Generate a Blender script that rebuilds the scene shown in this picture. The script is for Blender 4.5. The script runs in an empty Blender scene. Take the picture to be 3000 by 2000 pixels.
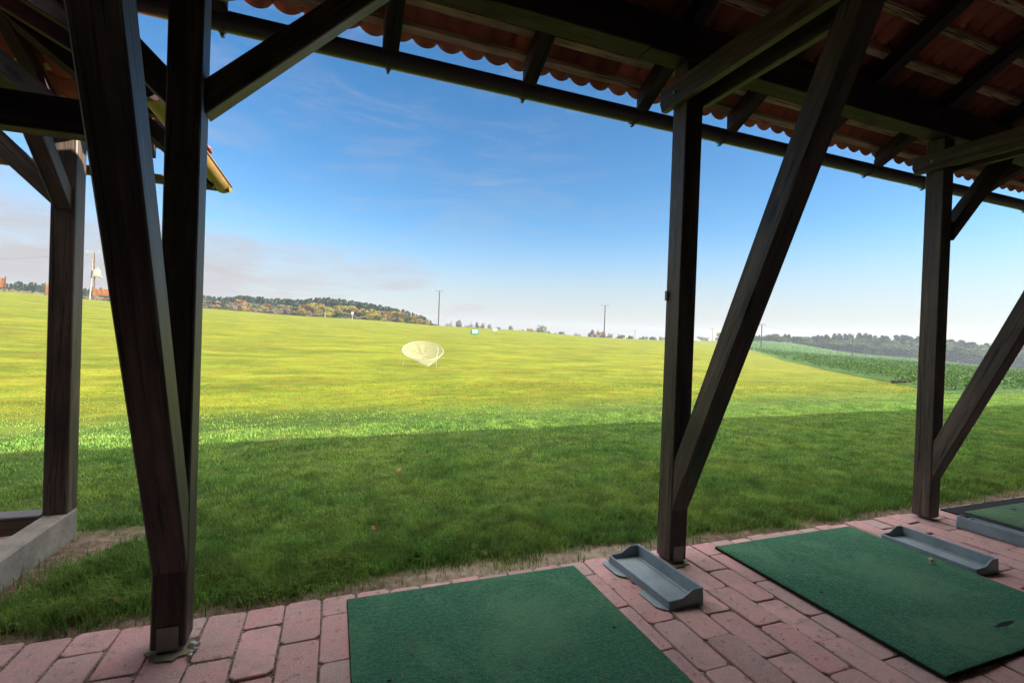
import bpy, bmesh, math, random
import numpy as np
from mathutils import Vector, Matrix

random.seed(7); rng = np.random.default_rng(11)
S = bpy.context.scene; C = S.collection
R = math.radians
H = 1.57                                   # eye height
YAW, PITCH, ROLL, FPX = R(20.418), R(-0.4834), R(2.0307), 1404.08

# ------------------------------------------------------------------ camera
f = Vector((math.sin(YAW)*math.cos(PITCH), math.cos(YAW)*math.cos(PITCH), math.sin(PITCH)))
r = Vector((math.cos(YAW), -math.sin(YAW), 0)); u = r.cross(f)
cr, sr = math.cos(ROLL), math.sin(ROLL)
r2, u2 = cr*r + sr*u, -sr*r + cr*u
cam_d = bpy.data.cameras.new("camera"); cam = bpy.data.objects.new("camera", cam_d); C.objects.link(cam)
M = Matrix.Identity(4)
for i in range(3): M[i][0], M[i][1], M[i][2] = r2[i], u2[i], -f[i]
M[2][3] = H
cam.matrix_world = M
cam_d.sensor_width = 36; cam_d.lens = 36*FPX/3000; cam_d.clip_end = 9000; cam_d.clip_start = 0.05
S.camera = cam

def at(px, d):
    """plan position seen in direction px (photo column) at depth d"""
    l = (px-1500)/FPX*d
    return l*math.cos(YAW)+d*math.sin(YAW), d*math.cos(YAW)-l*math.sin(YAW)
def onground(px, py, z=0.0):
    v = r2*((px-1500)/FPX) - u2*((py-1000)/FPX) + f
    t = (z-H)/v.z
    return v.x*t, v.y*t

# ------------------------------------------------------------------ terrain
XS = np.arange(-1600, 4601, 25.0); DS = np.concatenate([np.arange(0, 60, 1.0), np.arange(60, 460.1, 4.0)])
cols = {  # photo column: (depth, height) pairs
 -800: [(0,-.05),(3.2,-.05),(6,-.26),(11,-.22),(70,6.2),(140,6.2),(460,3)],
    0: [(0,-.05),(3.2,-.05),(6,-.21),(11,-.16),(95,7.4),(160,7.6),(300,5),(460,2)],
  300: [(0,-.05),(3.2,-.05),(6.4,-.19),(12,-.13),(100,6.35),(160,6.8),(300,4),(460,1)],
  600: [(0,-.05),(3.2,-.05),(7,-.16),(12,-.11),(110,5.75),(170,6.2),(300,3),(460,0)],
 1000: [(0,-.05),(3.4,-.05),(8,-.12),(12,-.08),(125,5.1),(180,5.0),(300,2),(460,0)],
 1283: [(0,-.05),(3.6,-.05),(8,-.10),(12,-.06),(138,4.35),(180,3.9),(300,1),(460,0)],
 1500: [(0,-.05),(3.8,-.05),(9,-.07),(12,-.05),(140,3.8),(180,3.3),(300,2),(460,0)],
 1769: [(0,-.05),(4,-.05),(10,-.03),(13,-.01),(145,2.45),(180,2.1),(300,1.2),(460,0)],
 1946: [(0,-.05),(4.2,-.05),(11,.0),(16,.0),(145,2.4),(180,2.2),(260,2.6),(460,3)],
 2080: [(0,-.05),(4.4,-.05),(11,.03),(24,.0),(100,.9),(150,1.4),(250,3.4),(460,5)],
 2300: [(0,-.05),(4.6,-.05),(12,.06),(30,.05),(56,.0),(150,.25),(250,4.4),(460,6)],
 2500: [(0,-.05),(4.8,-.05),(13,.10),(20,.09),(34,-.02),(100,-.5),(150,-1.1),(260,-.9),(460,4)],
 2700: [(0,-.05),(5,-.05),(14,.13),(20,.08),(30,-.05),(100,-1.0),(150,-1.7),(240,-1.8),(460,1)],
 2850: [(0,-.05),(5.2,-.05),(14,.16),(20,.08),(30,-.05),(100,-1.4),(150,-2.7),(230,-4.0),(460,-1)],
 3000: [(0,-.05),(5.4,-.05),(14,.18),(20,.08),(30,-.05),(100,-1.8),(150,-3.3),(220,-5.0),(460,-3)],
 3800: [(0,-.05),(6,-.05),(16,.2),(30,-.05),(100,-2.4),(150,-4.3),(220,-6.6),(460,-5)]}
ck = sorted(cols)
T0 = np.array([np.interp(DS, [a for a, b in cols[k]], [b for a, b in cols[k]]) for k in ck])
TT = np.array([np.interp(XS, ck, T0[:, j]) for j in range(len(DS))]).T
for _ in range(10):
    TT[1:-1] = .25*TT[:-2]+.5*TT[1:-1]+.25*TT[2:]
for _ in range(2):
    TT[:, 1:-1] = .25*TT[:, :-2]+.5*TT[:, 1:-1]+.25*TT[:, 2:]
cY, sY = math.cos(YAW), math.sin(YAW)
def zt(X, Y):
    X = np.asarray(X, float); Y = np.asarray(Y, float)
    d = Y*cY+X*sY; l = X*cY-Y*sY
    dd = np.clip(d, 1.0, 459.0)
    px = np.clip(1500+FPX*l/np.maximum(d, 1.0), -1599, 4599)
    i = (px-XS[0])/25.0; i0 = np.clip(i.astype(int), 0, len(XS)-2); fi = i-i0
    j0 = np.clip(np.searchsorted(DS, dd, side='right')-1, 0, len(DS)-2); fj = (dd-DS[j0])/(DS[j0+1]-DS[j0])
    z = (TT[i0, j0]*(1-fi)*(1-fj)+TT[i0+1, j0]*fi*(1-fj)+TT[i0, j0+1]*(1-fi)*fj+TT[i0+1, j0+1]*fi*fj)
    z = np.where(d < 1.0, -.05, z)
    near = np.clip((d-16)/20, 0, 1)
    z = z + near*(.10*np.sin(X*.16+Y*.07)*np.cos(Y*.11+1.3))*np.clip(d/60, 0, 1)
    z = z + np.where(Y > 3.2, .012*np.sin(X*2.1+.4*Y)*np.sin(Y*1.7), 0)
    return z
def ztf(x, y): return float(zt(np.array([x]), np.array([y]))[0])
def in_crop(X, Y):
    return (Y > 10.55) & ((X-20.6)*.73-(Y-10.4)*.69 > 0)

# ------------------------------------------------------------------ object helpers
WM = {}
def tag(o, label=None, cat=None, group=None, kind=None):
    if label: o['label'] = label
    if cat: o['category'] = cat
    if group: o['group'] = group
    if kind: o['kind'] = kind
    return o
def thing(name, loc, label, cat, group=None, rz=0.0):
    o = bpy.data.objects.new(name, None); C.objects.link(o); o.empty_display_size = .2
    o.location = loc; o.rotation_euler = (0, 0, rz)
    WM[o.name] = Matrix.Translation(loc) @ Matrix.Rotation(rz, 4, 'Z')
    return tag(o, label, cat, group)
def place(o, mw, parent=None):
    if parent is None: o.matrix_world = mw
    else:
        o.parent = parent; o.matrix_basis = WM[parent.name].inverted() @ mw
    WM[o.name] = mw
def link(name, me, mats, parent=None, mw=None):
    o = bpy.data.objects.new(name, me); C.objects.link(o)
    for m in (mats if isinstance(mats, (list, tuple)) else [mats]): me.materials.append(m)
    place(o, mw or Matrix.Identity(4), parent)
    return o
def bm_obj(name, bm, mats, parent=None, mw=None, smooth=False):
    me = bpy.data.meshes.new(name); bm.to_mesh(me); bm.free()
    if smooth: me.polygons.foreach_set('use_smooth', [True]*len(me.polygons))
    return link(name, me, mats, parent, mw)
def np_mesh(name, verts, faces_flat, sizes, attrs=None, smooth=False, matidx=None):
    me = bpy.data.meshes.new(name); nv = len(verts); nl = len(faces_flat); nf = len(sizes)
    me.vertices.add(nv); me.vertices.foreach_set('co', np.asarray(verts, np.float32).ravel())
    me.loops.add(nl); me.loops.foreach_set('vertex_index', np.asarray(faces_flat, np.int32))
    me.polygons.add(nf)
    st = np.zeros(nf, np.int32); st[1:] = np.cumsum(sizes)[:-1]
    me.polygons.foreach_set('loop_start', st)
    try: me.polygons.foreach_set('loop_total', np.asarray(sizes, np.int32))
    except Exception: pass
    if smooth: me.polygons.foreach_set('use_smooth', np.ones(nf, bool))
    if matidx is not None: me.polygons.foreach_set('material_index', np.asarray(matidx, np.int32))
    me.update(calc_edges=True); me.validate()
    for k, v in (attrs or {}).items():
        a = me.attributes.new(k, 'FLOAT', 'POINT'); a.data.foreach_set('value', np.asarray(v, np.float32))
    return me
def bevel(bm, w, seg=1):
    bmesh.ops.bevel(bm, geom=list(bm.edges), offset=w, segments=seg, affect='EDGES', profile=.6, clamp_overlap=True)
def box_bm(x0, x1, y0, y1, z0, z1, bv=0.0, bm=None):
    own = bm is None
    if own: bm = bmesh.new()
    v = [bm.verts.new(p) for p in ((x0,y0,z0),(x1,y0,z0),(x1,y1,z0),(x0,y1,z0),(x0,y0,z1),(x1,y0,z1),(x1,y1,z1),(x0,y1,z1))]
    for q in ((3,2,1,0),(4,5,6,7),(0,1,5,4),(1,2,6,5),(2,3,7,6),(3,0,4,7)): bm.faces.new([v[i] for i in q])
    if own and bv: bevel(bm, bv)
    return bm
def prism_obj(name, poly, axis, a0, a1, mat, parent, bv=.006, along=None, jit=0.0):
    """polygon (2-D) extruded along axis; object gets a frame whose local Z follows the timber's length."""
    bm = bmesh.new()
    def P(p, a):
        return Vector((a, p[0], p[1])) if axis == 'X' else (Vector((p[0], a, p[1])) if axis == 'Y' else Vector((p[0], p[1], a)))
    lo = [bm.verts.new(P(p, a0)) for p in poly]; hi = [bm.verts.new(P(p, a1)) for p in poly]
    n = len(poly)
    bm.faces.new(lo); bm.faces.new(list(reversed(hi)))
    for i in range(n): bm.faces.new([lo[i], hi[i], hi[(i+1) % n], lo[(i+1) % n]])
    bmesh.ops.recalc_face_normals(bm, faces=bm.faces)
    if bv: bevel(bm, bv)
    cen = sum((v.co for v in bm.verts), Vector())/len(bm.verts)
    zax = Vector(along).normalized() if along else Vector((0, 0, 1))
    xax = {'X': Vector((1,0,0)), 'Y': Vector((0,1,0)), 'Z': Vector((0,0,1))}[axis]
    if abs(xax.dot(zax)) > .9: xax = Vector((1,0,0)) if abs(zax.x) < .9 else Vector((0,1,0))
    yax = zax.cross(xax).normalized(); xax = yax.cross(zax).normalized()
    mw = Matrix(((xax.x,yax.x,zax.x,cen.x),(xax.y,yax.y,zax.y,cen.y),(xax.z,yax.z,zax.z,cen.z),(0,0,0,1)))
    inv = mw.inverted()
    for v in bm.verts: v.co = inv @ v.co
    return bm_obj(name, bm, mat, parent, mw)
def box_part(name, x0, x1, y0, y1, z0, z1, mat, parent, bv=.005, along=(0,0,1)):
    return prism_obj(name, [(x0,y0),(x1,y0),(x1,y1),(x0,y1)], 'Z', z0, z1, mat, parent, bv, along)
def tube_bm(pts, rad, seg=8, bm=None, cap=True):
    bm = bm or bmesh.new(); rings = []
    rads = rad if isinstance(rad, (list, tuple)) else [rad]*len(pts)
    pts = [Vector(p) for p in pts]; prev = None
    for i, p in enumerate(pts):
        t = (pts[min(i+1, len(pts)-1)]-pts[max(i-1, 0)]).normalized()
        a = Vector((0,0,1)) if abs(t.z) < .9 else Vector((1,0,0))
        if prev is not None: a = prev
        b = t.cross(a).normalized(); a = b.cross(t).normalized(); prev = a
        rings.append([bm.verts.new(p+(a*math.cos(2*math.pi*k/seg)+b*math.sin(2*math.pi*k/seg))*rads[i]) for k in range(seg)])
    for i in range(len(rings)-1):
        for k in range(seg): bm.faces.new([rings[i][k], rings[i][(k+1) % seg], rings[i+1][(k+1) % seg], rings[i+1][k]])
    if cap:
        bm.faces.new(list(reversed(rings[0]))); bm.faces.new(rings[-1])
    return bm
def copy_tree(o, mw):
    c = o.copy(); C.objects.link(c); c.matrix_world = mw; WM[c.name] = mw
    for ch in o.children:
        d = ch.copy(); C.objects.link(d); d.parent = c
        for g in ch.children:
            e = g.copy(); C.objects.link(e); e.parent = d
    return c

# ------------------------------------------------------------------ materials
def mat(name, rough=.7, spec=.3):
    m = bpy.data.materials.new(name); m.use_nodes = True
    nt = m.node_tree; b = nt.nodes['Principled BSDF']
    b.inputs['Roughness'].default_value = rough; b.inputs['Specular IOR Level'].default_value = spec
    return m, nt, b
def N(nt, t, **kw):
    n = nt.nodes.new(t)
    for k, v in kw.items():
        if k in n.inputs.keys(): n.inputs[k].default_value = v
        else: setattr(n, k, v)
    return n
def L(nt, a, b): nt.links.new(a, b)
def coords(nt, out='Object', scale=(1,1,1), loc=None):
    tc = N(nt, 'ShaderNodeTexCoord'); mp = N(nt, 'ShaderNodeMapping'); mp.inputs['Scale'].default_value = scale
    L(nt, tc.outputs[out], mp.inputs['Vector'])
    if loc is not None: L(nt, loc, mp.inputs['Location'])
    return mp.outputs['Vector']
def noise(nt, vec, scale, detail=4, rough=.55, dist=0.0):
    n = N(nt, 'ShaderNodeTexNoise', Scale=scale, Detail=detail, Roughness=rough, Distortion=dist); L(nt, vec, n.inputs['Vector']); return n.outputs['Fac']
def ramp(nt, fac, stops, interp='LINEAR'):
    n = N(nt, 'ShaderNodeValToRGB'); n.color_ramp.interpolation = interp
    e = n.color_ramp.elements
    while len(e) < len(stops): e.new(.5)
    for k, (p, c) in enumerate(stops): e[k].position = p; e[k].color = (*c, 1) if len(c) == 3 else c
    L(nt, fac, n.inputs['Fac']); return n.outputs['Color']
def mix(nt, fac, a, b, mode='MIX'):
    n = N(nt, 'ShaderNodeMix', data_type='RGBA', blend_type=mode); n.clamp_factor = True
    for s, v in ((0, fac), (6, a), (7, b)):
        if hasattr(v, 'is_output') or hasattr(v, 'links'): L(nt, v, n.inputs[s])
        else: n.inputs[s].default_value = v if s == 0 else ((*v, 1) if len(v) == 3 else v)
    return n.outputs[2]
def mth(nt, op, a, b=None, c=None):
    n = N(nt, 'ShaderNodeMath', operation=op)
    for k, v in enumerate((a, b, c)):
        if v is None: continue
        if hasattr(v, 'links'): L(nt, v, n.inputs[k])
        else: n.inputs[k].default_value = v
    return n.outputs[0]
def sstep(nt, v, lo, hi):
    n = N(nt, 'ShaderNodeMapRange', interpolation_type='SMOOTHSTEP'); L(nt, v, n.inputs[0])
    n.inputs[1].default_value = lo; n.inputs[2].default_value = hi; return n.outputs[0]
def bump(nt, b, h, strength=.4, dist=.01):
    n = N(nt, 'ShaderNodeBump', Strength=strength, Distance=dist); L(nt, h, n.inputs['Height']); L(nt, n.outputs['Normal'], b.inputs['Normal']); return n

def wood_mat(name, c0, c1, c2, rough=.55, spec=.35, grain=1.0):
    m, nt, b = mat(name, rough, spec)
    oi = N(nt, 'ShaderNodeObjectInfo'); cx = N(nt, 'ShaderNodeCombineXYZ')
    rr = mth(nt, 'MULTIPLY', oi.outputs['Random'], 37.0)
    for k in range(3): L(nt, rr, cx.inputs[k])
    v = coords(nt, 'Object', (22, 22, .9), cx.outputs[0])
    v2 = coords(nt, 'Object', (2.2, 2.2, .7), cx.outputs[0])
    v3 = coords(nt, 'Object', (60, 60, 1.6), cx.outputs[0])
    vk = coords(nt, 'Object', (7, 7, 2.2), cx.outputs[0])
    g = noise(nt, v, 1.6, 6, .6, .8); big = noise(nt, v2, 2.0, 3, .6)
    col = ramp(nt, g, [(.25, c0), (.55, c1), (.8, c2)])
    w = ramp(nt, big, [(.32, (.5,.48,.46)), (.7, (1.5,1.45,1.4))])
    col = mix(nt, 1.0, col, w, 'MULTIPLY')
    fine = noise(nt, v3, 1.0, 3, .7)
    crack = sstep(nt, fine, .32, .38)
    col = mix(nt, crack, (c0[0]*.35, c0[1]*.35, c0[2]*.35), col)
    vl = coords(nt, 'Object', (16, 16, .30), cx.outputs[0]); ln_ = noise(nt, vl, 1.0, 3, .5)
    lc = sstep(nt, mth(nt, 'ABSOLUTE', mth(nt, 'SUBTRACT', ln_, .47)), .004, .016)
    col = mix(nt, lc, (c0[0]*.22, c0[1]*.22, c0[2]*.22), col)
    wth = noise(nt, coords(nt, 'Object', (5, 5, 1.1), cx.outputs[0]), 1.5, 5, .7)
    col = mix(nt, mth(nt, 'MULTIPLY', sstep(nt, wth, .52, .72), .45), col, (c2[0]*1.25, c2[1]*1.28, c2[2]*1.32))
    vo = N(nt, 'ShaderNodeTexVoronoi', Scale=.55); L(nt, vk, vo.inputs['Vector'])
    kn = sstep(nt, vo.outputs['Distance'], .05, .16)
    col = mix(nt, kn, (c0[0]*.4, c0[1]*.35, c0[2]*.3), col)
    L(nt, col, b.inputs['Base Color'])
    rg = mth(nt, 'MULTIPLY_ADD', g, .3, rough-.12); L(nt, rg, b.inputs['Roughness'])
    hh = mth(nt, 'ADD', mth(nt, 'ADD', mth(nt, 'MULTIPLY', g, .5), mth(nt, 'MULTIPLY', crack, .8)), lc)
    bump(nt, b, hh, .45*grain, .004)
    return m
M_wood = wood_mat('dark_timber', (.030,.020,.015), (.070,.048,.037), (.135,.100,.080), .46, .45)
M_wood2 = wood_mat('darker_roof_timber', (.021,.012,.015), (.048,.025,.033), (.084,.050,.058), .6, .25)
M_batten = wood_mat('raw_batten_wood', (.36,.255,.16), (.55,.41,.27), (.66,.52,.37), .75, .2)
M_log = wood_mat('old_log', (.02,.014,.01), (.05,.035,.025), (.11,.085,.06), .85, .2)
M_screen = wood_mat('orange_screen_wood', (.30,.10,.035), (.42,.16,.055), (.5,.22,.085), .7, .2)
M_pole = wood_mat('pole_wood', (.045,.034,.028), (.085,.066,.052), (.13,.105,.085), .8, .2)

# terracotta tiles
M_tile, nt, b = mat('clay_roof_tile', .8, .2)
v = coords(nt, 'Object'); n1 = noise(nt, v, 3.5, 5); n2 = noise(nt, v, 45, 3)
c = ramp(nt, n1, [(.3, (.30,.085,.068)), (.55, (.43,.125,.096)), (.75, (.52,.175,.135))])
c = mix(nt, mth(nt, 'MULTIPLY', n2, .5), c, (.10,.035,.025))
sx = N(nt, 'ShaderNodeSeparateXYZ'); L(nt, v, sx.inputs[0])
cw = N(nt, 'ShaderNodeCombineXYZ'); L(nt, mth(nt, 'FLOOR', mth(nt, 'DIVIDE', mth(nt, 'ADD', sx.outputs[0], 6.18), .1795)), cw.inputs[0]); L(nt, mth(nt, 'FLOOR', mth(nt, 'DIVIDE', mth(nt, 'SUBTRACT', sx.outputs[1], 3.5), .25)), cw.inputs[1])
wn = N(nt, 'ShaderNodeTexWhiteNoise'); L(nt, cw.outputs[0], wn.inputs[0])
c = mix(nt, 1.0, c, ramp(nt, wn.outputs['Value'], [(0, (.62,.60,.60)), (.5, (1,1,1)), (1, (1.25,1.2,1.15))]), 'MULTIPLY')
L(nt, c, b.inputs['Base Color']); bump(nt, b, n2, .3, .004)

def plain(name, col, rough=.6, spec=.3, metal=0.0, var=.25, sc=9.0, bmp=.15):
    m, nt, b = mat(name, rough, spec); v = coords(nt, 'Object')
    n1 = noise(nt, v, sc, 5); n2 = noise(nt, v, sc*9, 3)
    k = mth(nt, 'MULTIPLY_ADD', mth(nt, 'ADD', n1, mth(nt, 'MULTIPLY', n2, .5)), var*1.6, 1-var*1.2)
    cc = N(nt, 'ShaderNodeCombineColor')
    for i in range(3): L(nt, mth(nt, 'MULTIPLY', k, col[i]), cc.inputs[i])
    L(nt, cc.outputs[0], b.inputs['Base Color']); b.inputs['Metallic'].default_value = metal
    rg = mth(nt, 'MULTIPLY_ADD', n1, .25, rough-.12); L(nt, rg, b.inputs['Roughness'])
    if bmp: bump(nt, b, n2, bmp, .003)
    return m
M_gutter = plain('dark_brown_gutter', (.034,.017,.026), .38, .5, 0, .3, 5, .05)
M_copper = plain('mossy_copper_gutter', (.22,.125,.04), .5, .4, .1, .7, 6, .05)
M_steel = plain('galvanised_steel', (.27,.25,.23), .6, .4, .0, .3, 14)
M_conc = plain('concrete_kerb', (.215,.192,.165), .9, .2, 0, .85, 5, .6)
M_pad = plain('mossy_concrete_pad', (.20,.18,.12), .95, .1, 0, .6, 18, .6)
M_stone = plain('grey_pebble', (.33,.32,.30), .9, .2, 0, .4, 20, .4)
M_rubber = plain('black_rubber', (.016,.016,.018), .85, .08, 0, .3, 20, .3)
M_white = plain('weathered_white_paint', (.27,.255,.235), .6, .3, 0, .15)
M_rim = plain('pale_net_rim', (.30,.285,.24), .6, .2, 0, .15)
M_yellow = plain('yellow_flag_cloth', (.8,.6,.08), .7, .2)
M_green = plain('green_sign_panel', (.02,.24,.15), .45, .4, 0, .2)
M_pale = plain('pale_blue_panel', (.30,.42,.45), .5, .4, 0, .2)
M_text = plain('white_lettering', (.85,.88,.86), .6, .3, 0, .05)
M_insul = plain('grey_insulator', (.18,.18,.19), .4, .5)
M_box = plain('beige_transformer_paint', (.45,.30,.18), .5, .4, 0, .2)
M_leaf = plain('dry_leaf', (.20,.095,.045), .7, .2, 0, .5, 60)
M_straw = plain('dry_straw', (.50,.42,.24), .8, .2, 0, .3, 60)
M_weed = plain('weed_leaf', (.085,.19,.022), .5, .3, 0, .5, 25)
M_bounce = plain('pale_bounce_boards', (.42,.40,.37), .85, .2, 0, .2)  # pale tone added so the unseen back wall bounces light to the ceiling
M_cable = plain('grey_cable', (.10,.10,.11), .6)

# tray plastic : dusty blue grey
M_tray, nt, b = mat('dusty_blue_grey_plastic', .42, .5)
v = coords(nt, 'Object'); n1 = noise(nt, v, 6, 5); n2 = noise(nt, v, 60, 4)
c = ramp(nt, n1, [(.3, (.12,.175,.20)), (.6, (.19,.25,.28)), (.8, (.28,.31,.32))])
n3 = noise(nt, v, 14, 6, .75, .8); d = sstep(nt, n2, .55, .75); c = mix(nt, mth(nt, 'MULTIPLY', d, .4), c, (.34,.33,.30)); c = mix(nt, mth(nt, 'MULTIPLY', sstep(nt, n3, .52, .70), .6), c, (.17,.155,.13))
L(nt, c, b.inputs['Base Color']); L(nt, mth(nt, 'MULTIPLY_ADD', n1, .35, .26), b.inputs['Roughness']); bump(nt, b, n2, .08, .002)

# artificial turf
def turf_mat(name, a0, a1, a2):
    m, nt, b = mat(name, .92, .12)
    v = coords(nt, 'Object'); fi = noise(nt, v, 150, 2, .8); md = noise(nt, v, 42, 6, .8); bg = noise(nt, v, 1.9, 6, .65, .5); bl = noise(nt, v, 6, 5, .65)
    ps = noise(nt, coords(nt, 'Object', (30, 140, 30)), 1.0, 3, .7)
    c = ramp(nt, mth(nt, 'ADD', mth(nt, 'MULTIPLY', fi, .5), mth(nt, 'MULTIPLY', md, .5)), [(.38, a0), (.5, a1), (.62, a2)])
    c = mix(nt, mth(nt, 'MULTIPLY', sstep(nt, ps, .5, .68), .45), c, a0)
    worn = (a2[0]*2.0+.03, a2[1]*1.15, a2[2]*1.05)
    c = mix(nt, mth(nt, 'MULTIPLY', sstep(nt, bg, .46, .62), .5), c, mix(nt, .55, c, worn))
    c = mix(nt, mth(nt, 'MULTIPLY', sstep(nt, bl, .57, .72), .45), c, (a1[0]*2.8+.012, a1[1]*.60, a1[2]*.55))
    for (wx, wy) in ((1.02, 2.35), (3.62, 2.05)):      # worn hitting spots
        vd = N(nt, 'ShaderNodeVectorMath', operation='DISTANCE'); L(nt, v, vd.inputs[0]); vd.inputs[1].default_value = (wx, wy, .03)
        ws = mth(nt, 'SUBTRACT', 1.0, sstep(nt, mth(nt, 'ADD', vd.outputs['Value'], mth(nt, 'MULTIPLY_ADD', bl, .5, -.25)), .08, .42))
        c = mix(nt, mth(nt, 'MULTIPLY', ws, .45), c, (a2[0]*1.5+.02, a2[1]*.95, a2[2]*.95))
    sp2 = noise(nt, v, 210, 2, .6); c = mix(nt, mth(nt, 'MULTIPLY', sstep(nt, sp2, .70, .78), .6), c, (.30,.30,.20))
    L(nt, c, b.inputs['Base Color']); b.inputs['Sheen Weight'].default_value = .15
    hh = mth(nt, 'ADD', fi, mth(nt, 'MULTIPLY', md, 1.6)); bump(nt, b, hh, 1.0, .016); return m
M_turf = turf_mat('green_mat_turf', (.006,.062,.028), (.020,.175,.080), (.070,.32,.165))
M_turf2 = turf_mat('yellower_mat_turf', (.014,.055,.02), (.04,.14,.055), (.07,.21,.085))

# paving brick
M_brick, nt, b = mat('pink_paving_brick', .85, .25)
at_ = N(nt, 'ShaderNodeAttribute', attribute_name='rnd'); v = coords(nt, 'Object')
n1 = noise(nt, v, 7, 5, .65); n2 = noise(nt, v, 120, 4, .7); n3 = noise(nt, v, 22, 5, .6)
c = ramp(nt, at_.outputs['Fac'], [(0, (.33,.20,.185)), (.2, (.48,.245,.24)), (.45, (.41,.235,.22)), (.7, (.54,.30,.29)), (.85, (.38,.265,.245)), (1, (.47,.275,.26))])
n4 = noise(nt, v, 2.1, 5, .65); n5 = noise(nt, v, 38, 6, .75, .6)
c = mix(nt, mth(nt, 'MULTIPLY', sstep(nt, n1, .42, .68), .8), c, (.33,.245,.225))
c = mix(nt, mth(nt, 'MULTIPLY', sstep(nt, n4, .48, .66), .5), c, (.24,.165,.15))
c = mix(nt, mth(nt, 'MULTIPLY', sstep(nt, n2, .48, .74), .65), c, (.60,.46,.42))
c = mix(nt, mth(nt, 'MULTIPLY', sstep(nt, n3, .57, .70), .6), c, (.13,.085,.07))
c = mix(nt, mth(nt, 'MULTIPLY', sstep(nt, n5, .64, .72), .7), c, (.55,.47,.42))
L(nt, c, b.inputs['Base Color']); hh = mth(nt, 'ADD', mth(nt, 'ADD', n2, n5), mth(nt, 'MULTIPLY', n3, 1.2)); bump(nt, b, hh, .7, .005)
M_joint, nt, b = mat('joint_sand', .95, .1)
v = coords(nt, 'Object'); n1 = noise(nt, v, 90, 4, .7); n2 = noise(nt, v, 9, 4)
c = ramp(nt, n1, [(.32, (.035,.028,.02)), (.5, (.15,.125,.095)), (.66, (.42,.37,.31))]); c = mix(nt, mth(nt, 'MULTIPLY', sstep(nt, n2, .5, .65), .6), c, (.035,.045,.015))
L(nt, c, b.inputs['Base Color']); bump(nt, b, n1, .8, .01)

# lawn ground
M_lawn, nt, b = mat('lawn_ground', .95, .1)
geo = N(nt, 'ShaderNodeNewGeometry'); pos = geo.outputs['Position']
sp = N(nt, 'ShaderNodeSeparateXYZ'); L(nt, pos, sp.inputs[0]); X_, Y_ = sp.outputs[0], sp.outputs[1]
def pn(scale, detail=5, rough=.6, sc=(1,1,1), dist=0.0):
    mp = N(nt, 'ShaderNodeMapping'); mp.inputs['Scale'].default_value = sc; L(nt, pos, mp.inputs[0]); return noise(nt, mp.outputs[0], scale, detail, rough, dist)
a_big = pn(.045, 5, .6); a_mid = pn(.22, 6, .65); a_sm = pn(1.3, 5, .65); a_fine = pn(14, 5, .75); a_str = pn(.9, 4, .6, (.35, 1, 1))
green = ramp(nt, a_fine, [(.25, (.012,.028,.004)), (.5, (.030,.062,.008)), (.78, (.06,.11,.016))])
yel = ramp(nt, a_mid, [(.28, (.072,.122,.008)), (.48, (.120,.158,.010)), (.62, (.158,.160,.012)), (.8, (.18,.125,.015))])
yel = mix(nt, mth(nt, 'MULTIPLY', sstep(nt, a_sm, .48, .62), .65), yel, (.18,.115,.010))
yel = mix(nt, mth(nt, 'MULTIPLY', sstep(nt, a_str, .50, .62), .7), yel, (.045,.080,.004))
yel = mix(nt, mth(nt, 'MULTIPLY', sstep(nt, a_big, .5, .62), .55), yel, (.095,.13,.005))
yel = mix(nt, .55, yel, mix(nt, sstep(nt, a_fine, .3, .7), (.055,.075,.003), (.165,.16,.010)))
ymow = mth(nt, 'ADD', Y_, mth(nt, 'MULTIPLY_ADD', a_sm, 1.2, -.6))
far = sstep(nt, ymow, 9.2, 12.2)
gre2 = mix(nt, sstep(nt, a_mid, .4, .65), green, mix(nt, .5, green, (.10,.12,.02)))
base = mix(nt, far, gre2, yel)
soil = ramp(nt, a_fine, [(.3, (.055,.038,.026)), (.55, (.15,.11,.08)), (.8, (.28,.22,.165))])
# bare soil along the paving edge, along the kerb and in small worn spots
e1 = mth(nt, 'SUBTRACT', 1.0, sstep(nt, mth(nt, 'SUBTRACT', mth(nt, 'ADD', Y_, mth(nt, 'MULTIPLY_ADD', a_sm, -.35, .17)), mth(nt, 'MULTIPLY', .07, mth(nt, 'MULTIPLY', sstep(nt, X_, .0, .5), mth(nt, 'SUBTRACT', 1.0, sstep(nt, X_, 2.0, 2.5))))), 3.14, 3.30))
dk = mth(nt, 'ADD', mth(nt, 'ADD', X_, mth(nt, 'MULTIPLY', Y_, -.42)), mth(nt, 'MULTIPLY_ADD', a_sm, .5, -.25))
e2 = mth(nt, 'MULTIPLY', mth(nt, 'SUBTRACT', 1.0, sstep(nt, dk, -3.36, -3.10)), mth(nt, 'SUBTRACT', 1.0, sstep(nt, Y_, 4.5, 4.9)))
e2 = mth(nt, 'MULTIPLY', e2, sstep(nt, X_, -2.2, -1.95))
e3 = mth(nt, 'MULTIPLY', sstep(nt, a_sm, .68, .74), mth(nt, 'MULTIPLY', .5, mth(nt, 'SUBTRACT', 1.0, far)))
c_a = pn(.55, 6, .7, (.45, 1, 1)); c_b = pn(3.2, 5, .7, (.5, 1, 1))
vv = mth(nt, 'MULTIPLY', mth(nt, 'MULTIPLY_ADD', sstep(nt, c_a, .34, .66), .42, .60), mth(nt, 'MULTIPLY_ADD', sstep(nt, c_b, .3, .7), .40, .80))
mv = N(nt, 'ShaderNodeVectorMath', operation='SCALE'); L(nt, base, mv.inputs[0]); L(nt, vv, mv.inputs['Scale']); base = mv.outputs[0]
so = mth(nt, 'MAXIMUM', mth(nt, 'MAXIMUM', e1, e2), e3)
sand = mth(nt, 'MULTIPLY', e1, mth(nt, 'MULTIPLY', sstep(nt, X_, .2, .9), mth(nt, 'SUBTRACT', 1.0, sstep(nt, X_, 2.0, 2.6))))
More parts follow.
